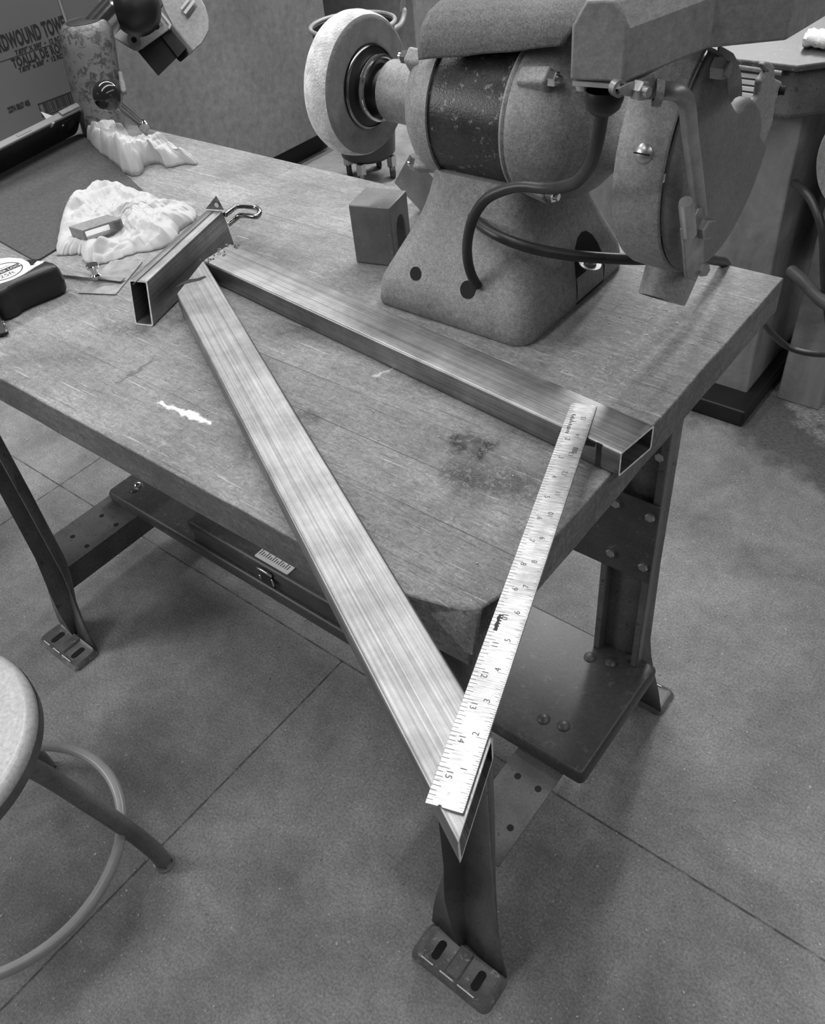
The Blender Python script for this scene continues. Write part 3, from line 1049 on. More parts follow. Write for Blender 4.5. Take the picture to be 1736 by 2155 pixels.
# eye-shield bracket rod
rod = [(1345, 190, -.045), (1385, 190, -.03), (1422, 193, -.017), (1438, 205, -.014), (1446, 225, -.013), (1453, 290, -.012), (1462, 360, -.011), (1470, 430, -.011), (1473, 452, -.011)]
pts = [at(x, y, x=xx) for x, y, xx in rod]
br = MB().tube(spline(pts, 6), .0062, 14).build('bracket_rod', M['iron'], gr, 60)
b = MB()
ps = [at(x, y, x=-.006) for x, y in ((1437, 482), (1448, 478), (1458, 468), (1470, 440), (1478, 436), (1482, 470), (1481, 556), (1472, 572), (1465, 592), (1446, 585), (1441, 520))]
b.slab(ps, (-.003, 0, 0))
b.build('clamp_plate', M['iron'], br, 30, .0008)
MB().tube([at(1443, 424, x=-.004), at(1444, 432, x=-.004), at(1450, 492, x=-.004)], [.0052, .006, .006], 16).build('clamp_pin', M['zinc'], br, 40)
MB().hexa(at(1474, 478, x=-.008), (1, -.35, .1), .0088, .011).build('clamp_bolt', M['zinc'], br, 30)
MB().hexa(at(1465, 563, x=-.012), (1, -.3, .1), .0062, .011).build('clamp_bolt', M['zinc'], br, 30)
b = MB()
ps = [at(x, y, x=-.028) for x, y in ((1304, 186), (1322, 176), (1379, 156), (1381, 208), (1345, 208), (1312, 200))]
b.slab(ps, (-.002, 0, 0))
bk_ = b.build('hinge_plate', M['iron'], gr, 30, .0006)
MB().hexa(at(1338, 188, x=-.0285), (1, -.2, 0), .0068, .007, .004).build('hinge_bolt', M['zinc'], bk_, 30)
MB().lathe([(-.0015, .0065), (-.0015, .0090), (.004, .0090), (.004, .0065)], at(1381, 195, x=-.026), (.8, .5, -.1), 24).build('rod_clip', M['cast'], bk_, 40)
MB().lathe([(-.003, .0035), (-.003, .0055), (.003, .0055), (.003, .0035)], at(1300, 185, x=-.034), (1, -.6, 0), 24).build('hinge_barrel', M['zinc'], bk_, 40)

# tool-rest arm behind the guard
b = MB()
arm = [(1597, 205), (1602, 170), (1615, 152), (1610, 146), (1607, 138), (1612, 131), (1622, 131), (1631, 140), (1632, 166), (1646, 172), (1649, 186), (1644, 204), (1633, 210), (1626, 260), (1605, 310), (1585, 330), (1585, 215)]
b.slab([at(x, y, x=-.055) for x, y in arm], (-.008, .003, 0))
ar = b.build('rest_arm', M['cast'], gr, 30, .003, 3)
MB().lathe([(-.002, 0), (-.002, .0045), (.004, .0045), (.004, 0)], at(1643, 190, x=-.054), (1, .2, 0), 18).build('arm_hole', M['blackm'], ar)

# enclosed hood above the guard (work light)
HZ = 1.168
hbk = [(-.072, .243), (-.034, .249), (-.014, .338), (.028, .372), (.033, .440), (-.012, .560), (-.095, .560), (-.140, .440), (-.128, .372), (-.090, .330)]


def inset(pts, d, ymin):
    cx = -.053
    out = []
    for x, y in pts:
        out.append((cx + (x - cx) * (1 - d / max(abs(x - cx), .02)), y + (ymin if y < .26 else 0)))
    return out


b = MB()
b.loft([[Vector((x, y, HZ)) for x, y in hbk], [Vector((x, y, HZ + .033)) for x, y in hbk],
        [Vector((x, y, HZ + .049)) for x, y in inset(hbk, .0105, .0)]])
hood = b.build('lamp_hood', M['hood'], gr, 20, .0022, 3)
MB().prism([(-.0705, .2445), (-.0365, .2500), (-.030, .32), (-.080, .32)], 'z', HZ - .0040, HZ - .0010).build('hood_base_plate', M['tan'], hood, 0)
MB().lathe([(0, 0), (0, .006), (.0035, .005), (.004, 0)], (-.066, .252, HZ - .0045), (0, 0, -1), 20).build('plate_screw', M['zinc'], hood)
gp = at(1272, 188, z=HZ - .005)
MB().lathe([(0, .0125), (.006, .0135), (.012, .0115), (.016, .007), (.017, 0)], gp, (0, 0, -1), 28).build('cable_gland', M['black'], hood, 50)
# lamp cable from the hood down to the pedestal
cab = [(1272, 200, .262), (1266, 240, .266), (1256, 300, .274), (1243, 345, .285), (1220, 378, .300), (1190, 392, .315), (1150, 396, .325), (1100, 392, .331), (1060, 400, .333), (1022, 420, .333), (996, 458, .333), (984, 505, .334), (984, 545, .338), (992, 578, .343), (1005, 602, .350)]
pts = [at(x, y, y=yy) for x, y, yy in cab]
MB().tube(spline([gp - Vector((0, 0, .012))] + pts, 6), .0052, 14).build('lamp_cable', M['rubber'], hood, 60)
# mains cord leaving the pedestal and running behind the guard, over the back edge
cab = [(987, 442, .391), (1000, 462, .378), (1030, 486, .366), (1075, 508, .362), (1130, 525, .368), (1200, 537, .385), (1270, 543, .405), (1340, 546, .43), (1410, 546, .48), (1470, 545, .53), (1505, 548, .575), (1528, 560, .615)]
pts = [at(x, y, y=yy) for x, y, yy in cab] + [Vector((-.075, .66, .79)), at(1560, 640, y=.85), at(1600, 672, y=1.0), at(1625, 702, y=1.05), at(1655, 728, y=1.08), at(1695, 742, y=1.08), at(1750, 746, y=1.06), at(1830, 740, y=1.0)]
MB().tube(spline(pts, 6), .0056, 14).build('power_cord', M['rubber'], gr, 60)

# curved abrasive sheet resting on the motor
L_ = [(.3885, 1.1165), (.3885, 1.125), (.391, 1.134), (.397, 1.144), (.408, 1.152), (.425, 1.157), (.445, 1.158), (.475, 1.154), (.51, 1.142), (.54, 1.12)]
R_ = [(.3975, 1.1405), (.398, 1.149), (.401, 1.157), (.407, 1.165), (.417, 1.171), (.43, 1.174), (.45, 1.174), (.48, 1.169), (.515, 1.156), (.545, 1.134)]
b = MB()
rows = []
for i in range(25):
    t = i / 24
    row = []
    for j in range(len(L_) * 3 - 2):
        k, fr = divmod(j, 3)
        fr /= 3
        def g(A):
            if k >= len(A) - 1:
                return A[-1]
            return (A[k][0] * (1 - fr) + A[k + 1][0] * fr, A[k][1] * (1 - fr) + A[k + 1][1] * fr)
        l, r = g(L_), g(R_)
        y = l[0] * (1 - t) + r[0] * t
        z = l[1] * (1 - t) + r[1] * t
        xe = -.322 + .010 * math.exp(-((j - 3) / 6) ** 2) * 0
        xr = -.168 + .020 * min(1, j / 10) + .0015 * noise.noise(Vector((j * .6, 0, 0)))
        x = xe * (1 - t) + xr * t
        if i < 3 and j < 3:
            x += .0
        row.append(Vector((x, y, z + .0012 * noise.noise(Vector((x * 30, y * 30, 0))))))
    rows.append(row)
b.loft(rows, False)
sh = b.build('abrasive_sheet', M['sheet'], None, 60, 0, 2, .0014)
tag(sh, 'grey gritty abrasive sheet curling over the top of the grinder motor', 'abrasive sheet')
b = MB()
b.slab([at(948, 6, y=.47), at(968, 7, y=.47), at(992, 8, y=.47), at(985, 14, y=.465), at(965, 13, y=.465)], (0, .002, -.004))
tag(b.build('torn_scrap', M['sheet'], None, 0), 'small dark torn scrap sticking up behind the curled abrasive sheet', 'scrap')

# ------------------------------------------------------------------ channel blocks behind the grinder base
def channel_block(name, o, ax, side, ln, wd, h, label):
    """block with a rounded slot through it; o = bottom corner, ax = direction of width, side = direction of length"""
    ax = Vector(ax).normalized()
    side = Vector(side).normalized()
    o = Vector(o)
    pf = [(0, 0), (0, h), (wd, h), (wd, 0), (wd * .74, 0), (wd * .74, h * .52)]
    for k in range(1, 6):
        a = PI * k / 12
        pf.append((wd * .5 + wd * .24 * math.cos(a * 1.9), h * .52 + h * .22 * math.sin(a * 1.9)))
    pf += [(wd * .26, h * .52), (wd * .26, 0)]
    r0 = [o + ax * a + Vector((0, 0, c)) for a, c in pf]
    r1 = [v + side * ln for v in r0]
    return tag(MB().loft([r0, r1]).build(name, M['block'], None, 30, .0015, 2), label, 'metal block')


p0 = at(750, 552, z=Z)
p1 = at(833, 562, z=Z)
sd = Vector((p1.x - p0.x, p1.y - p0.y, 0))
axd = Vector((-sd.y, sd.x, 0))
channel_block('slotted_block', p1, axd, -sd, sd.length, .052, .075, 'dark square metal block with an arched slot, left of the grinder base')
tk = MB().prism([(-.480, .946), (-.513, .902), (-.463, .8655), (-.430, .9095)], 'y', .548, .603).build('metal_block', M['block'], None, 30, .0015, 2)
tag(tk, 'tipped dark metal block leaning behind the slotted block, left of the grinder base', 'metal block')

# ------------------------------------------------------------------ room
for nm, bx in (('wall_back', (-6, 3.2, 5.2, 5.3, 0, 3.05)), ('wall_left', (-6.1, -6, -2.2, 5.3, 0, 3.05)), ('wall_right', (3.2, 3.3, -2.2, 5.3, 0, 3.05)),
               ('wall_front', (-6, 3.2, -2.3, -2.2, 0, 3.05)), ('ceiling', (-6.1, 3.3, -2.3, 5.3, 3.05, 3.15))):
    tag(MB().box(*bx).build(nm, M['wallc'], None, 0), kind='structure')


# ------------------------------------------------------------------ crumpled film bags
def bag(name, outline, hgt, label, seed, dent=None, wr=1.0):
    """outline in the xy plane (world); sheet rises from the table in creased folds"""
    n = len(outline)
    cx = sum(p[0] for p in outline) / n
    cy = sum(p[1] for p in outline) / n
    out = spline([Vector((p[0], p[1], 0)) for p in outline], 14, True)
    m = len(out)
    Rn = 60
    b = MB()
    rings = []
    for i in range(Rn + 1):
        t = i / Rn                                  # 0 rim .. 1 centre
        ring = []
        for j, p in enumerate(out):
            e = p
            k = 1 - t
            x = cx + (e.x - cx) * k
            y = cy + (e.y - cy) * k
            q = Vector((x * 22 + seed, y * 22, 0))
            g1 = noise.noise(q * .45)
            body = math.sin(min(1, t * 3.4) * PI / 2) ** .7
            qa = Vector((x * 30 + y * 12 + seed, y * 17 - x * 9, seed)) + noise.noise_vector(q * .5) * .8
            v1 = noise.voronoi(qa)[0]
            v2 = noise.voronoi(qa * 2.3 + Vector((3, 1, 2)))[0]
            f1 = v1[1] - v1[0]
            f2 = v2[1] - v2[0]
            z = hgt * body * (.52 + .55 * g1) + body * wr * (.0115 * f1 + .0042 * f2)
            z += .006 * wr * body * max(0, 1 - abs(noise.noise(q * .7 + Vector((2, 5, 1)))) * 6)
            if dent:
                for (dx, dy, dr, dz) in dent:
                    w_ = math.exp(-(((x - dx) ** 2 + (y - dy) ** 2) / dr ** 2) ** 2)
                    z = z * (1 - w_) + dz * w_
            z = max(z, .0008 + .001 * (1 - k))
            jit = .0028 * (1 - t * .5)
            x += jit * noise.noise(Vector((j * .25, t * 5, seed)))
            y += jit * noise.noise(Vector((j * .25, t * 5, seed + 9)))
            ring.append(Vector((x, y, Z + z)))
        rings.append(ring)
    b.loft(rings, True, False, True)
    o = b.build(name, M['film'], None, 14)
    m_ = o.modifiers.new('s', 'SOLIDIFY')
    m_.thickness = .0004
    return tag(o, label, 'plastic bag')


def P2(px, h=.0):
    q = at(px[0], px[1], z=Z + h)
    return (q.x, q.y)


near_bag = [P2(a, h) for a, h in (((124, 395), .03), ((140, 372), .035), ((165, 372), .03), ((186, 362), .025), ((225, 366), .02), ((290, 378), .02), ((335, 398), .02), ((358, 418), .018), ((392, 408), .02), ((408, 425), .02),
                                  ((400, 455), .01), ((378, 480), .004), ((368, 510), 0), ((325, 528), 0), ((285, 534), 0), ((240, 550), 0), ((200, 558), 0), ((176, 550), 0), ((170, 536), 0), ((145, 538), 0), ((120, 535), .0), ((117, 490), .01), ((120, 440), .02))]
c1 = at(214, 498, z=Z)
b1 = bag('plastic_bag', near_bag, .028, 'opened crumpled white plastic bag with a square tube offcut inside', 3.1, [(c1.x, c1.y, .040, .004)])
far_bag = [P2(a, h) for a, h in (((168, 240), .03), ((178, 226), .03), ((205, 232), .04), ((235, 243), .04), ((268, 268), .035), ((310, 290), .03), ((345, 303), .025), ((383, 308), .02), ((398, 299), .03), ((407, 312), .025), ((405, 334), .01),
                                 ((388, 346), 0), ((352, 354), 0), ((334, 345), 0), ((306, 351), 0), ((302, 362), 0), ((288, 371), 0), ((262, 366), 0), ((238, 340), .005), ((205, 312), .01), ((182, 285), .01))]
b2 = bag('plastic_bag', far_bag, .052, 'bunched white plastic bag behind the grey pad, nearer the back edge', 12.7, None, 1.3)

# square tube offcut in the near bag
oc = at(186, 520, z=Z + .0045)
ex = at(267, 494, z=Z + .0045) - oc
wq = ex.length
ex.normalize()
fx = Vector((ex.x, ex.y, 0))
fy_ = (at(166, 514, z=Z + .0045) - oc).normalized()
b = MB()


def sqr(i, dpt):
    o_ = Vector((oc.x, oc.y, Z + .005))
    a, h_ = wq, .0235
    return [o_ + fx * (i) + Vector((0, 0, i)) + fy_ * dpt, o_ + fx * (a - i) + Vector((0, 0, i)) + fy_ * dpt,
            o_ + fx * (a - i) + Vector((0, 0, h_ - i)) + fy_ * dpt, o_ + fx * i + Vector((0, 0, h_ - i)) + fy_ * dpt]


b.loft([sqr(0, 0), sqr(0, .030), sqr(.003, .030), sqr(.003, 0)], True, False, False, True)
tag(b.build('tube_offcut', M['cast_g'], None, 0, .0008), 'short grey square tube offcut lying in the mouth of the opened plastic bag', 'tube offcut')

# ------------------------------------------------------------------ grey pad, phone
A_ = Vector((-1.235, .534, 0))
B_ = Vector((-.900, .4145, 0))
C_ = Vector((-.857, .190, 0))
D_ = Vector((-1.238, .228, 0))
b = MB()
pad = []
for p, q, r_ in ((D_, A_, B_), (A_, B_, C_), (B_, C_, D_), (C_, D_, A_)):
    u, v = (p - q).normalized(), (r_ - q).normalized()
    for k in range(5):
        t = k / 4
        pad.append(q + u * .012 * (1 - t) ** 2 + v * .012 * t ** 2)
b.loft([[Vector((p.x, p.y, Z)) for p in pad], [Vector((p.x, p.y, Z + .0022)) for p in pad]])
tag(b.build('felt_pad', M['pad'], None, 30), 'flat matt grey rectangular pad lying on the bench under the phone', 'pad')

ph = thing('phone', (-1.21, .43, T), 'dark phone in a cut-out case propped on its long edge on the grey pad', 'phone')
p0 = Vector((-1.237, .528, Z + .0035))
along = (Vector((-1.200, .344, 0)) - Vector((-1.237, .528, 0))).normalized()
PL = .235
outn = Vector((along.y, -along.x, 0)) * -1
if outn.x < 0:
    outn = -outn
upv = (Vector((0, 0, 1)) * .70 + outn * .55).normalized()
nv = along.cross(upv).normalized()
if nv.x < 0:
    nv = -nv
PH = .060


def PP(a, h, d):
    return p0 + along * a + upv * h + nv * d


def phb(x0, x1, h0, h1, d0, d1, r=.008):
    pts = rrect(x0, x1, h0, h1, r, 0, 5)
    return MB().loft([[PP(p.x, p.y, d0) for p in pts], [PP(p.x, p.y, d1) for p in pts]])


phb(0, PL, 0, PH, -.011, 0, .010).build('case', M['tan2'], ph, 40, .0012, 2)
phb(.003, PL - .003, .001, PH - .0045, -.003, .0006, .008).build('back_panel', M['glossblk'], ph, 30, .0003)
cm = phb(.012, .058, PH - .040, PH - .010, -.001, .0018, .0145).build('camera_bump', M['glossblk'], ph, 40, .0006)
MB().lathe([(.0, .009), (.0012, .009), (.0014, .0065), (.0014, 0)], PP(.028, PH - .025, .0018), nv, 24).build('camera_lens', M['blackm'], cm)
MB().lathe([(.0, .0018), (.0008, .0015), (.0008, 0)], PP(.049, PH - .017, .0018), nv, 16).build('flash', M['white'], cm)
b = MB()
b.loft([[PP(x, PH + e, d) for x, d in ((.006, -.011), (.050, -.011), (.050, -.002), (.006, -.002))] for e in (0, .0035)])
b.build('volume_rocker', M['hood'], ph, 30, .0012)
b = MB()
b.loft([[PP(x, PH + e, d) for x, d in ((.120, -.008), (.150, -.008), (.150, -.004), (.120, -.004))] for e in (0, .0006)])
b.build('side_button', M['cast_g'], ph, 30, .0003)
b = MB()
b.loft([[PP(x, h_, d) for x, h_ in ((.072, PH + .0005), (.078, PH + .0005), (.080, PH - .008), (.074, PH - .006))] for d in (.0, .0025)])
b.build('case_clip', M['tan'], ph, 30, .0006)
b = MB()
b.slab([at(98, 233, z=T + .05) + Vector((-.06, .02, -.016)), at(133, 245, z=T + .05) + Vector((-.06, .02, -.016)), at(118, 258, z=T + .05) + Vector((-.06, .02, -.016))], (.001, 0, .0005))
tag(b.build('paper_corner', M['white'], None, 0), 'white paper corner sticking up behind the phone', 'paper')

# ------------------------------------------------------------------ tape measure
tm = thing('tape_measure', (-.79, .12, T), 'black and white tape measure lying on its side at the left of the bench', 'tape measure')
ht = .037
tp = [(-.743, .160), (-.751, .108), (-.748, .088), (-.757, .072), (-.80, .056), (-.835, .062), (-.852, .082), (-.850, .105), (-.832, .128), (-.800, .150), (-.770, .1635)]
tp = [v.to_2d() for v in spline([Vector((x, y, 0)) for x, y in tp], 4, True)]
cxy = Vector((-.79, .11))


def off(pts, k):
    return [cxy + (p - cxy) * k for p in pts]


b = MB()
b.loft([[Vector((p.x, p.y, z)) for p in off(tp, k)] for z, k in ((Z, .96), (Z + .004, 1.0), (Z + .018, 1.02), (Z + ht - .006, 1.0), (Z + ht - .0015, .965), (Z + ht, .93))])
b.build('case', M['black'], tm, 50)
fc = [at(x, y, z=Z + ht) for x, y in ((92, 553), (75, 562), (50, 578), (25, 590), (0, 598), (-30, 602), (-58, 596), (-62, 575), (-40, 556), (-10, 546), (20, 543), (45, 545), (60, 552), (65, 560), (78, 557))]
fc = [Vector((p.x, p.y)) for p in fc]
lb = MB().loft([[Vector((p.x, p.y, z)) for p in fc] for z in (Z + ht - .001, Z + ht + .0006)]).build('face_label', M['white'], tm)
MB().prism([(-.777, .1555), (-.7675, .1600), (-.766, .1525), (-.773, .1475)], 'z', Z + ht - .002, Z + ht + .0005).build('label_tip', M['white'], tm, 0)
cl_ = at(6, 572, z=Z + ht + .0006)
dt_ = at(45, 566, z=T + ht) - at(0, 585, z=T + ht)
MB().lathe([(0, .0245), (.0003, .0245), (.0003, .0232), (0, .0232)], cl_, (0, 0, 1), 48).build('label_ring', M['ink'], lb, 0)
MR2 = Matrix.Translation(cl_) @ Matrix.Rotation(math.atan2(dt_.y, dt_.x), 4, 'Z')
text('label_text', '25ft', .0125, M['ink'], MR2 @ Matrix.Translation((-.010, -.0165, 0)), None)
text('label_text', 'POWER LOCK', .0072, M['white'], MR2 @ Matrix.Translation((-.0205, -.0025, .0004)), None)
for o_ in [o for o in bpy.data.objects if o.name.startswith('label_text')]:
    o_.data.transform(Matrix.Translation(-tm.location))
    o_.parent = lb
    o_.location = (0, 0, 0)
MB().box(-.0225, .0225, -.0045, .0062, 0, .0003, MR2).build('label_bar', M['ink'], lb, 0)
text('label_text', 'Tradesman', .006, M['ink'], MR2 @ Matrix.Translation((-.013, .0095, 0)), None)
o_ = [o for o in bpy.data.objects if o.name.startswith('label_text') and o.parent is None][0]
o_.data.transform(Matrix.Translation(-tm.location))
o_.parent = lb
b = MB()
pp = [at(-14, 634, z=T + .018), at(12, 632, z=T + .018), at(19, 630, z=T + .018), at(25, 642, z=T + .014), at(19, 647, z=T + .012), at(-14, 652, z=T + .012)]
b.slab(pp, (.004, -.003, 0))
b.build('tape_hook', M['tan'], tm, 30, .0005)
b = MB()
b.slab([at(-40, 652, z=T + .012), at(0, 662, z=T + .012), at(17, 697, z=T + .006), at(0, 702, z=T + .006), at(-40, 706, z=T + .006)], (0, 0, -.0045))
dk = b.build('black_holder', M['black'], None, 30, .0015)
tag(dk, 'black tool edge poking into frame in front of the tape measure', 'tool')
for (x, y) in ((9, 676), (11, 682), (16, 696)):
    MB().lathe([(-.001, .0013), (.0008, .0013), (.0014, 0)], at(x - 3, y, z=T + .010), (0, 0, 1), 10).build('glint_stud', M['chrome'], dk)

# ------------------------------------------------------------------ protractor with sliding blade
pr = thing('protractor', (-.71, .2, T), 'steel protractor plate with a blade and chrome locking knob beside the tape measure', 'protractor')
c = [at(x, y, z=Z + .0012) for x, y in ((165, 616), (243, 619), (300, 549), (236, 546))]
MB().slab([v for v in c], (0, 0, -.0012)).build('head_plate', M['iron2'], pr, 0, .0002)
c = [at(x, y, z=Z + .0045) for x, y in ((118, 563), (124, 577), (253.5, 592), (263.5, 584))]
c2 = c[:2] + c[2:] + [at(208, 581, z=Z + .0045)]
MB().slab(c2, (0, 0, -.0012)).build('blade', M['steel'], pr, 0, .0002)
kp = at(203, 583, z=Z + .004)
MB().lathe([(-.002, 0), (-.002, .006), (.003, .0065), (.005, .0045), (.008, .004), (.011, .0048), (.013, .0078), (.0165, .0082), (.0175, .0076), (.0178, 0)], kp, (0, 0, 1), 28).build('locking_knob', M['chrome'], pr)
b = MB()
for k in range(10):
    c = at(205 + k * 3.4, 604 - k * .9 + .12 * k * k * .3, z=Z + .0012)
    b.box(c.x - .0004, c.x + .0004, c.y - .0012, c.y + .0012, Z + .0011, Z + .0014)
gmk = b.build('graduation_mark', M['hose'], pr, 0)
tag(gmk, kind='stuff')

# ------------------------------------------------------------------ cardboard box
cb = thing('cardboard_box', (-1.55, .45, T), 'large printed cardboard box of hand towel rolls standing at the left end of the bench', 'box')
bf = MB().box(-1.72, -1.34, -.02, .6370, Z, 1.26).build('carton', M['cardb'], cb, 0, .002)
MB().box(-1.341, -1.3392, .6368, .6405, Z, 1.26).build('corner_edge', M['tape'], cb, 0)
MB().box(-1.72, -1.3425, .6375, .72, Z + .0, 1.25).build('side_flap', M['cardb'], cb, 0)


def btxt(body, y, z, size, sx, sp=1.0, right=False):
    Mx = Matrix(((0, 0, 1, -1.3397), (1, 0, 0, y), (0, 1, 0, z), (0, 0, 0, 1)))
    o = text('printed_text', body, size, M['ink'], Mx @ Matrix.Diagonal((1, 1, 1, 1)), None, sx, .0001, sp, size * .04)
    w_ = max(v.co.y for v in o.data.vertices) - y
    if right:
        o.data.transform(Matrix.Translation((0, right - w_ - y, 0)))
    o.data.transform(Matrix.Translation(-cb.location))
    o.parent = cb
    return o


btxt('HARDWOUND TOWE', .3, 1.0000, .0325, .47, 1.08, .636)
btxt("7.875'' X 350'  \u2022  12 RO", .3, .9880, .0098, 1.0, 1.0, .618)
btxt('TOALLA DE ROL', .3, .9705, .0195, .66, 1.12, .616)
btxt("7.875'' x 350'  \u2022  12 ROL", .3, .9610, .0098, 1.0, 1.0, .616)
btxt('227N 08:37 405', .3, .9075, .0125, .55, 1.0, .515)
MB().box(-1.3402, -1.3396, .25, .618, .9855, .9863).build('printed_rule', M['ink'], cb, 0)
b = MB()
for k_ in ((.529, .617, .9030, .9045), (.529, .617, .8815, .8830), (.529, .5305, .8815, .9045), (.6155, .617, .8815, .9045)):
    b.box(-1.3402, -1.3396, *k_)
b.build('barcode_frame', M['ink'], cb, 0)
rr = random.Random(5)
y = .538
b = MB()
while y < .611:
    w_ = rr.choice((.0006, .001, .0016))
    b.box(-1.3402, -1.3396, y, y + w_, .8845, .9020)
    y += w_ + rr.choice((.0007, .0011, .0018))
tag(b.build('barcode', M['ink'], cb, 0), kind='stuff')

# ------------------------------------------------------------------ swivel-head fixture at the back edge of the bench
DF = 1.62


def far(x, y, d=DF):
    return CAM + pix(x, y) * (d - .13)


fxr = thing('swivel_fixture', (-1.205, .562, T), 'mottled grey post with ball handle and tilted clamp head at the bench back', 'clamp stand')
rg = []
base = Vector((-1.205, .562, T + .0008))
top_ = at(176, 45, x=-1.225)
for i, (t, rx) in enumerate(((0, .038), (.03, .040), (.2, .043), (.5, .047), (.8, .049), (.93, .047), (.985, .040), (1.0, .036))):
    c = base.lerp(top_, t)
    rg.append([c + Vector((rx * math.cos(2 * PI * k / 40), rx * .92 * math.sin(2 * PI * k / 40), 0)) for k in range(40)])
post = MB().loft(rg).build('post', M['mottle'], fxr, 40)
tc = top_ - Vector((0, 0, .0005))
MB().lathe([(.0, .030), (.0012, .030), (.0012, 0)], tc, (0, 0, 1), 32).build('post_bore', M['dark'], post)
MB().lathe([(-.003, .0215), (-.003, .024), (.062, .024), (.066, .020), (.066, 0)], far(196, 72, 1.60), far(262, 0, 1.58) - far(196, 72, 1.60), 40).build('arm_sleeve', M['dkchrome'], fxr)
MB().lathe([(-.006, .020), (-.006, .0268), (.0, .0268), (.0, .020)], far(196, 72, 1.60), far(262, 0, 1.58) - far(196, 72, 1.60), 40).build('sleeve_ring', M['black'], fxr)
c = far(285, 18, 1.60)
MB().lathe([(-.045, 0), (-.044, .018), (-.034, .034), (-.012, .043), (.010, .043), (.03, .034), (.040, .016), (.041, 0)], c, pix(285, 18), 40).build('pivot_housing', M['black'], fxr, 60)
N = pix(290, 60).normalized()


def plate(name, pts, d, th, mat, bev=.001, parent=None):
    b = MB()
    b.slab([far(x, y, d) for x, y in pts], N * th)
    return b.build(name, mat, parent or fxr, 30, bev)


hp = plate('head_plate', ((228, 72), (262, 40), (290, -20), (318, -12), (330, 14), (356, 46), (361, 52), (357, 62), (300, 103), (290, 108), (281, 106), (272, 101)), 1.66, .006, M['hood'], .002)
plate('plate_rim', ((314, 0), (318, -3), (357, 46), (361, 53), (357, 62), (353, 60), (355, 52)), 1.657, .004, M['tan'], .0005, hp)
for x, y in ((282, 84), (330, 56)):
    c = far(x, y, 1.659)
    MB().lathe([(0, .012), (.001, .012), (.001, .0)], c, -N, 24).build('boss', M['cast'], hp)
    MB().lathe([(.001, .005), (.0016, .005), (.0016, .0)], c, -N, 16).build('boss_hole', M['blackm'], hp)
plate('jaw', ((289, 107), (357, 62), (391, 103), (333, 160)), 1.668, .035, M['blackm'], .001)
plate('jaw_step', ((338, 75), (360, 61), (393, 101), (374, 122)), 1.664, .03, M['blackm'], .001)
plate('jaw', ((359, 51), (364, 54), (407, 108), (380, 131), (374, 126), (345, 80)), 1.675, .035, M['black'], .001)
plate('round_guard', ((330, -30), (420, -8), (432, 14), (440, 40), (441, 62), (432, 80), (425, 92), (414, 101), (406, 109), (362, 53), (345, 20)), 1.70, .008, M['hood'], .002)
plate('guide_bar', ((378, 18), (398, -6), (403, -3), (383, 22)), 1.69, .006, M['tan'], .001)
plate('guide_bar', ((385, 26), (406, 0), (412, 3), (391, 31)), 1.69, .006, M['tan'], .001)
plate('housing_cap', ((300, -20), (330, -18), (344, 8), (340, 18), (328, 20)), 1.70, .02, M['black'], .002)
kc = Vector((-1.214, .580, .905))
kc = far(226, 201, 1.505)
bal = MB().lathe([(.0235 * -math.cos(PI * k / 20), .0235 * math.sin(PI * k / 20)) for k in range(21)], kc, (.3, .2, 1), 36).build('ball_knob', M['glossblk'], fxr, 60)
MB().tube([kc, at(300, 264, z=T + .014)], [.0075, .0065], 16).build('handle_rod', M['dkchrome'], bal)
c = at(303, 267, z=T + .014)
MB().lathe([(-.008, .0), (-.008, .009), (.0, .0098), (.004, .009), (.004, 0)], c, (.5, -.3, -.2), 24).build('rod_end', M['chrome'], bal)
plate('post_rib', ((248, 150), (256, 150), (266, 190), (262, 196), (254, 192)), 1.60, .01, M['cast_g'], .002)

# ------------------------------------------------------------------ cabinets behind
b = MB().box(-3.15, -2.46, -.9, 2.44, .095, 1.9)
ca = thing('tall_cabinet', (-2.8, 1.2, 0), 'tall weathered grey panelled cabinet standing on the floor behind the bench', 'cabinet')
b.build('body', M['wallp'], ca, 0, .003)
MB().box(-3.13, -2.52, -.88, 2.40, 0, .095).build('plinth', M['dark'], ca, 0)
cb2 = thing('far_cabinet', (-3.0, 3.1, 0), 'grey cabinet standing farther back, behind the round bin', 'cabinet')
MB().box(-3.9, -2.42, 2.95, 3.5, .06, 1.9).build('body', M['wallp'], cb2, 0, .003)
MB().box(-3.02, -2.99, 2.935, 2.951, .06, 1.9).build('upright_strip', M['cast'], cb2, 0, .002)
MB().box(-3.85, -2.45, 2.97, 3.48, 0, .06).build('plinth', M['dark'], cb2, 0)
fcab = thing('low_cabinet', (-2.6, 4.8, 0), 'low dark cabinet with white fronts against the far wall', 'cabinet')
MB().box(-4.2, -1.9, 4.72, 5.15, .0, .8).build('body', M['black'], fcab, 0)
for x0, x1 in ((-3.55, -3.12), (-2.95, -2.72), (-2.62, -2.35)):
    MB().box(x0, x1, 4.705, 4.719, .02, .78).build('front_panel', M['hood'], fcab, 0, .003)

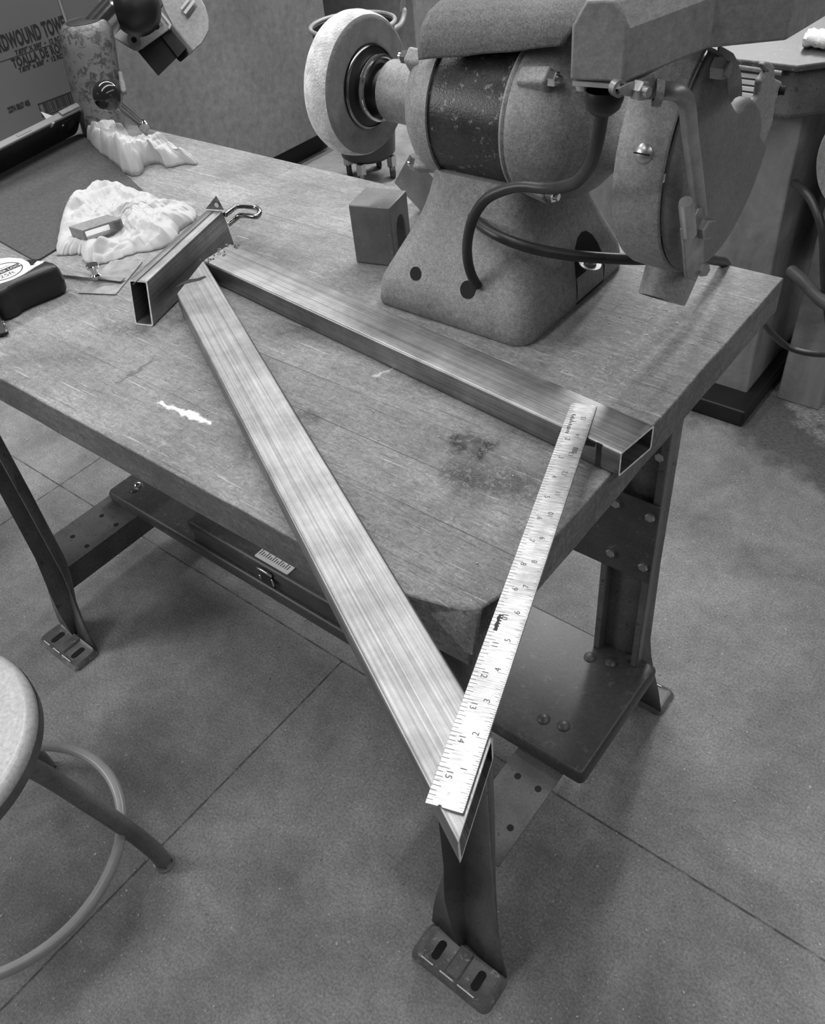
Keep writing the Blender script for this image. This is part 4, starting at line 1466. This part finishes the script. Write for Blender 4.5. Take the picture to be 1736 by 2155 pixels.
# bin
bn = thing('round_bin', (-2.14, 2.3, 0), 'dark round metal bin with a rolled rim on casters behind the buffing wheel', 'bin')
bc = at(742, 50, z=.56)
BR = .155
MB().lathe([(.10, BR * .70), (.55, BR * .98), (.55, BR * .955), (.12, BR * .66), (.12, 0)], (bc.x, bc.y, 0), (0, 0, 1), 56).build('drum', M['rimm'], bn)
rim = [Vector((bc.x + BR * math.cos(2 * PI * k / 56), bc.y + BR * math.sin(2 * PI * k / 56), .56)) for k in range(56)]
MB().tube(rim, .0075, 10, True).build('rolled_rim', M['cast'], bn)
MB().lathe([(.085, .09), (.10, .105), (.10, 0)], (bc.x, bc.y, 0), (0, 0, 1), 40).build('dolly', M['black'], bn)
for a in (200, 290, 20, 110):
    c = Vector((bc.x + .095 * math.cos(math.radians(a)), bc.y + .095 * math.sin(math.radians(a)), .026))
    w1 = MB().lathe([(-.011, 0), (-.011, .022), (-.008, .026), (.008, .026), (.011, .022), (.011, 0)], c, (.7, .7, 0), 24).build('caster_wheel', M['rubber'], bn)
    MB().box(c.x - .013, c.x + .013, c.y - .013, c.y + .013, .045, .088).build('caster_fork', M['zinc'], w1)
hdl = [Vector((-1.93, 2.5, .95)), at(849, 0, y=2.5), at(851, 22, y=2.5), at(848, 40, y=2.48), at(840, 54, y=2.44), at(822, 64, y=2.38)]
hd = MB().tube(spline(hdl, 8), .0095, 14).build('bent_tube_handle', M['hood'], None, 60)
tag(hd, 'pale bent tube handle rising behind the buffing wheel, beside the bin rim', 'handle')

# ------------------------------------------------------------------ machine on a pedestal, right background
mc = thing('pedestal_machine', (-.45, 1.75, 0), 'dark shop machine on a stained pedestal cabinet standing behind the right end of bench', 'machine')
b = MB()
b.loft([[Vector(p) for p in ((-.90, 1.52, 0), (-.268, 1.52, 0), (-.268, 1.98, 0), (-.90, 1.98, 0))],
        [Vector(p) for p in ((-.90, 1.56, .70), (-.288, 1.56, .70), (-.288, 1.92, .70), (-.90, 1.92, .70))]])
b.build('pedestal', M['board'], mc, 0, .004)
MB().box(-.93, -.24, 1.44, 2.02, 0, .045).build('pedestal_base', M['black'], mc, 0, .006)
hs = MB().prism([(-.94, 1.50), (-.30, 1.50), (-.22, 1.58), (-.10, 1.62), (-.10, 2.02), (-.94, 2.02)], 'z', .705, .80).build('housing', M['leg'], mc, 0, .012, 3)
MB().prism([(-.95, 1.485), (-.295, 1.485), (-.21, 1.57), (-.09, 1.60), (-.09, 2.03), (-.95, 2.03)], 'z', .80, .812).build('tray', M['leg_dk'], mc, 0, .003)
for k in range(5):
    z0 = .777 - k * .012
    MB().box(-.425, -.365, 1.494, 1.499, z0, z0 + .0085).build('vent_louvre', M['white'], hs, 0, .0015)
MB().tube([at(1555, 139, y=1.49), at(1646, 153, y=1.49)], .006, 14).build('rail', M['iron'], hs)
MB().lathe([(0, .0), (0, .118), (.006, .125), (.02, .125), (.02, 0)], (-.105, 1.52, .665), (.35, -1, .1), 48).build('round_cover', M['cast_g'], mc)
MB().lathe([(0, .045), (.03, .042), (.045, .02), (.05, 0)], (-.10, 1.505, .665), (.35, -1, .1), 32).build('cover_hub', M['black'], mc)
b = MB()
b.loft([[Vector(p) for p in ((-.215, 1.60, 0), (-.11, 1.60, 0), (-.11, 1.80, 0), (-.215, 1.80, 0))], [Vector(p) for p in ((-.230, 1.66, .56), (-.14, 1.66, .56), (-.14, 1.82, .56), (-.230, 1.82, .56))]])
b.build('side_leg', M['board'], mc, 0, .004)
MB().box(-.262, .10, 1.86, 1.96, .25, .70).build('gap_shade_panel', M['black'], mc, 0, .004)  # black box added to stand for the dark gap beside the pedestal
hp_ = [at(1672, 385, y=1.55), at(1690, 400, y=1.5), at(1706, 420, y=1.48), at(1722, 455, y=1.46), at(1732, 500, y=1.45), at(1734, 560, y=1.45), at(1736, 600, y=1.45), at(1745, 680, y=1.45)]
tag(MB().tube(spline(hp_, 6), .0085, 12).build('hose', M['rubber'], None, 60), 'smooth black hose hanging down beside the machine pedestal', 'hose')
hp_ = spline([at(1665, 570, y=1.55), at(1690, 592, y=1.5), at(1712, 616, y=1.46), at(1740, 640, y=1.42), at(1790, 660, y=1.38)], 26)
rd = [.0135 if i % 2 else .0118 for i in range(len(hp_))]
tag(MB().tube(hp_, rd, 14).build('ribbed_hose', M['hose'], None, 20), 'ribbed grey hose running near the floor beside the machine pedestal', 'hose')
b = MB()
rr = random.Random(2)
rope = []
for i in range(5):
    c0 = Vector((-.305, 1.56 + i * .012, .822 + .004 * (i % 2)))
    rope.append(spline([c0 + Vector((k * .03, .008 * math.sin(k * 2 + i), .003 * math.cos(k * 3 + i))) for k in range(7)], 5))
rg_ = MB()
rings = []
for i in range(30):
    x = -.325 + i * .008
    r_ = .018 + .004 * noise.noise(Vector((i * .7, 0, 0)))
    rings.append([Vector((x, 1.60 + (1.3 * r_ + .006 * noise.noise(Vector((i * .5, k * .9, 3)))) * math.cos(2 * PI * k / 20), .828 + (r_ * .8 + .006 * noise.noise(Vector((i * .5, k * .9, 8)))) * math.sin(2 * PI * k / 20))) for k in range(20)])
tag(rg_.loft(rings).build('rag', M['felt'], None, 60), 'rolled pale rag lying on top of the dark machine', 'rag')
b = MB()
b.lathe([(-.004, .013), (-.004, .017), (.004, .017), (.004, .013), (-.004, .013)], at(1672, 688, z=.012), (.4, -.3, .6), 24)
tag(b.build('metal_ring', M['tan'], None, 40), 'small pale ring on the floor at the foot of the machine pedestal', 'ring')

# ------------------------------------------------------------------ stool
st = thing('stool', (-.712, -.315, 0), 'round stool with a pale worn seat, grey bent legs and a foot ring', 'stool')
SCx, SCy = -.707, -.317
MB().lathe([(.416, .1745), (.418, .1765), (.434, .1768), (.443, .176), (.449, .1705), (.450, .163), (.448, .155), (.4455, .145), (.4445, .10), (.444, 0)], (SCx, SCy, 0), (0, 0, 1), 96).build('seat', M['seat'], st, 50)
MB().lathe([(.4155, .174), (.4155, .1775), (.432, .1778)], (SCx, SCy, 0), (0, 0, 1), 96).build('seat_rim', M['stoolm'], st, 50)
rc = Vector((-.713, -.306, .135))
rg_ = [rc + Vector((.186 * math.cos(2 * PI * k / 72), .186 * math.sin(2 * PI * k / 72), 0)) for k in range(72)]
MB().tube(rg_, .0085, 14, True).build('foot_ring', M['stooll'], st, 60)
ctr = Vector((-.7205, -.3145, 0))
f0 = Vector((-.568, -.148, 0)) - ctr
for k in range(4):
    a = k * PI / 2
    fd = Matrix.Rotation(a, 3, 'Z') @ f0
    dn = fd.normalized()
    base = ctr + fd
    pth = [ctr + dn * .105 + Vector((0, 0, .40)), ctr + dn * .145 + Vector((0, 0, .33)), ctr + dn * .180 + Vector((0, 0, .22)), ctr + dn * .203 + Vector((0, 0, .14)), ctr + dn * .222 + Vector((0, 0, .055)), base + Vector((0, 0, .010))]
    lg = MB().tube(spline(pth, 6), .0138, 18).build('leg', M['stoolm'], st, 60)
    MB().lathe([(0, .0145), (.002, .0172), (.008, .0168), (.011, .0140)], (base.x, base.y, 0), (0, 0, 1), 28).build('glide', M['chrome'], lg)


# ------------------------------------------------------------------ loose grit
def debris(name, n, fn, smin, smax, mat, label, cat, seed):
    r = random.Random(seed)
    b = MB()
    for i in range(n):
        p = fn(r)
        q = smin + (smax - smin) * r.random() ** 2.5
        Mx = Matrix.Translation(p) @ Matrix.Rotation(r.uniform(0, 3), 4, 'Z')
        b.box(-q, q, -q * r.uniform(.3, .9), q * r.uniform(.3, .9), 0, q * .7, Mx)
    return tag(b.build(name, mat, None, 0), label, cat, None, 'stuff')


debris('floor_grit', 420, lambda r: Vector((r.uniform(-1.9, .5), r.uniform(-.9, 1.38), .0002)), .0004, .0026, M['tan'], 'small pale grit scattered over the concrete floor', 'grit', 11)
debris('bench_grit', 260, lambda r: Vector((r.uniform(-.145, -.02), r.uniform(.28, .58), T + .0002)) if r.random() < .7 else Vector((r.uniform(-.45, -.03), r.uniform(.03, .20), T + .0002)), .0003, .0010, M['tan'], 'fine pale grinding grit on the bench top', 'grit', 12)
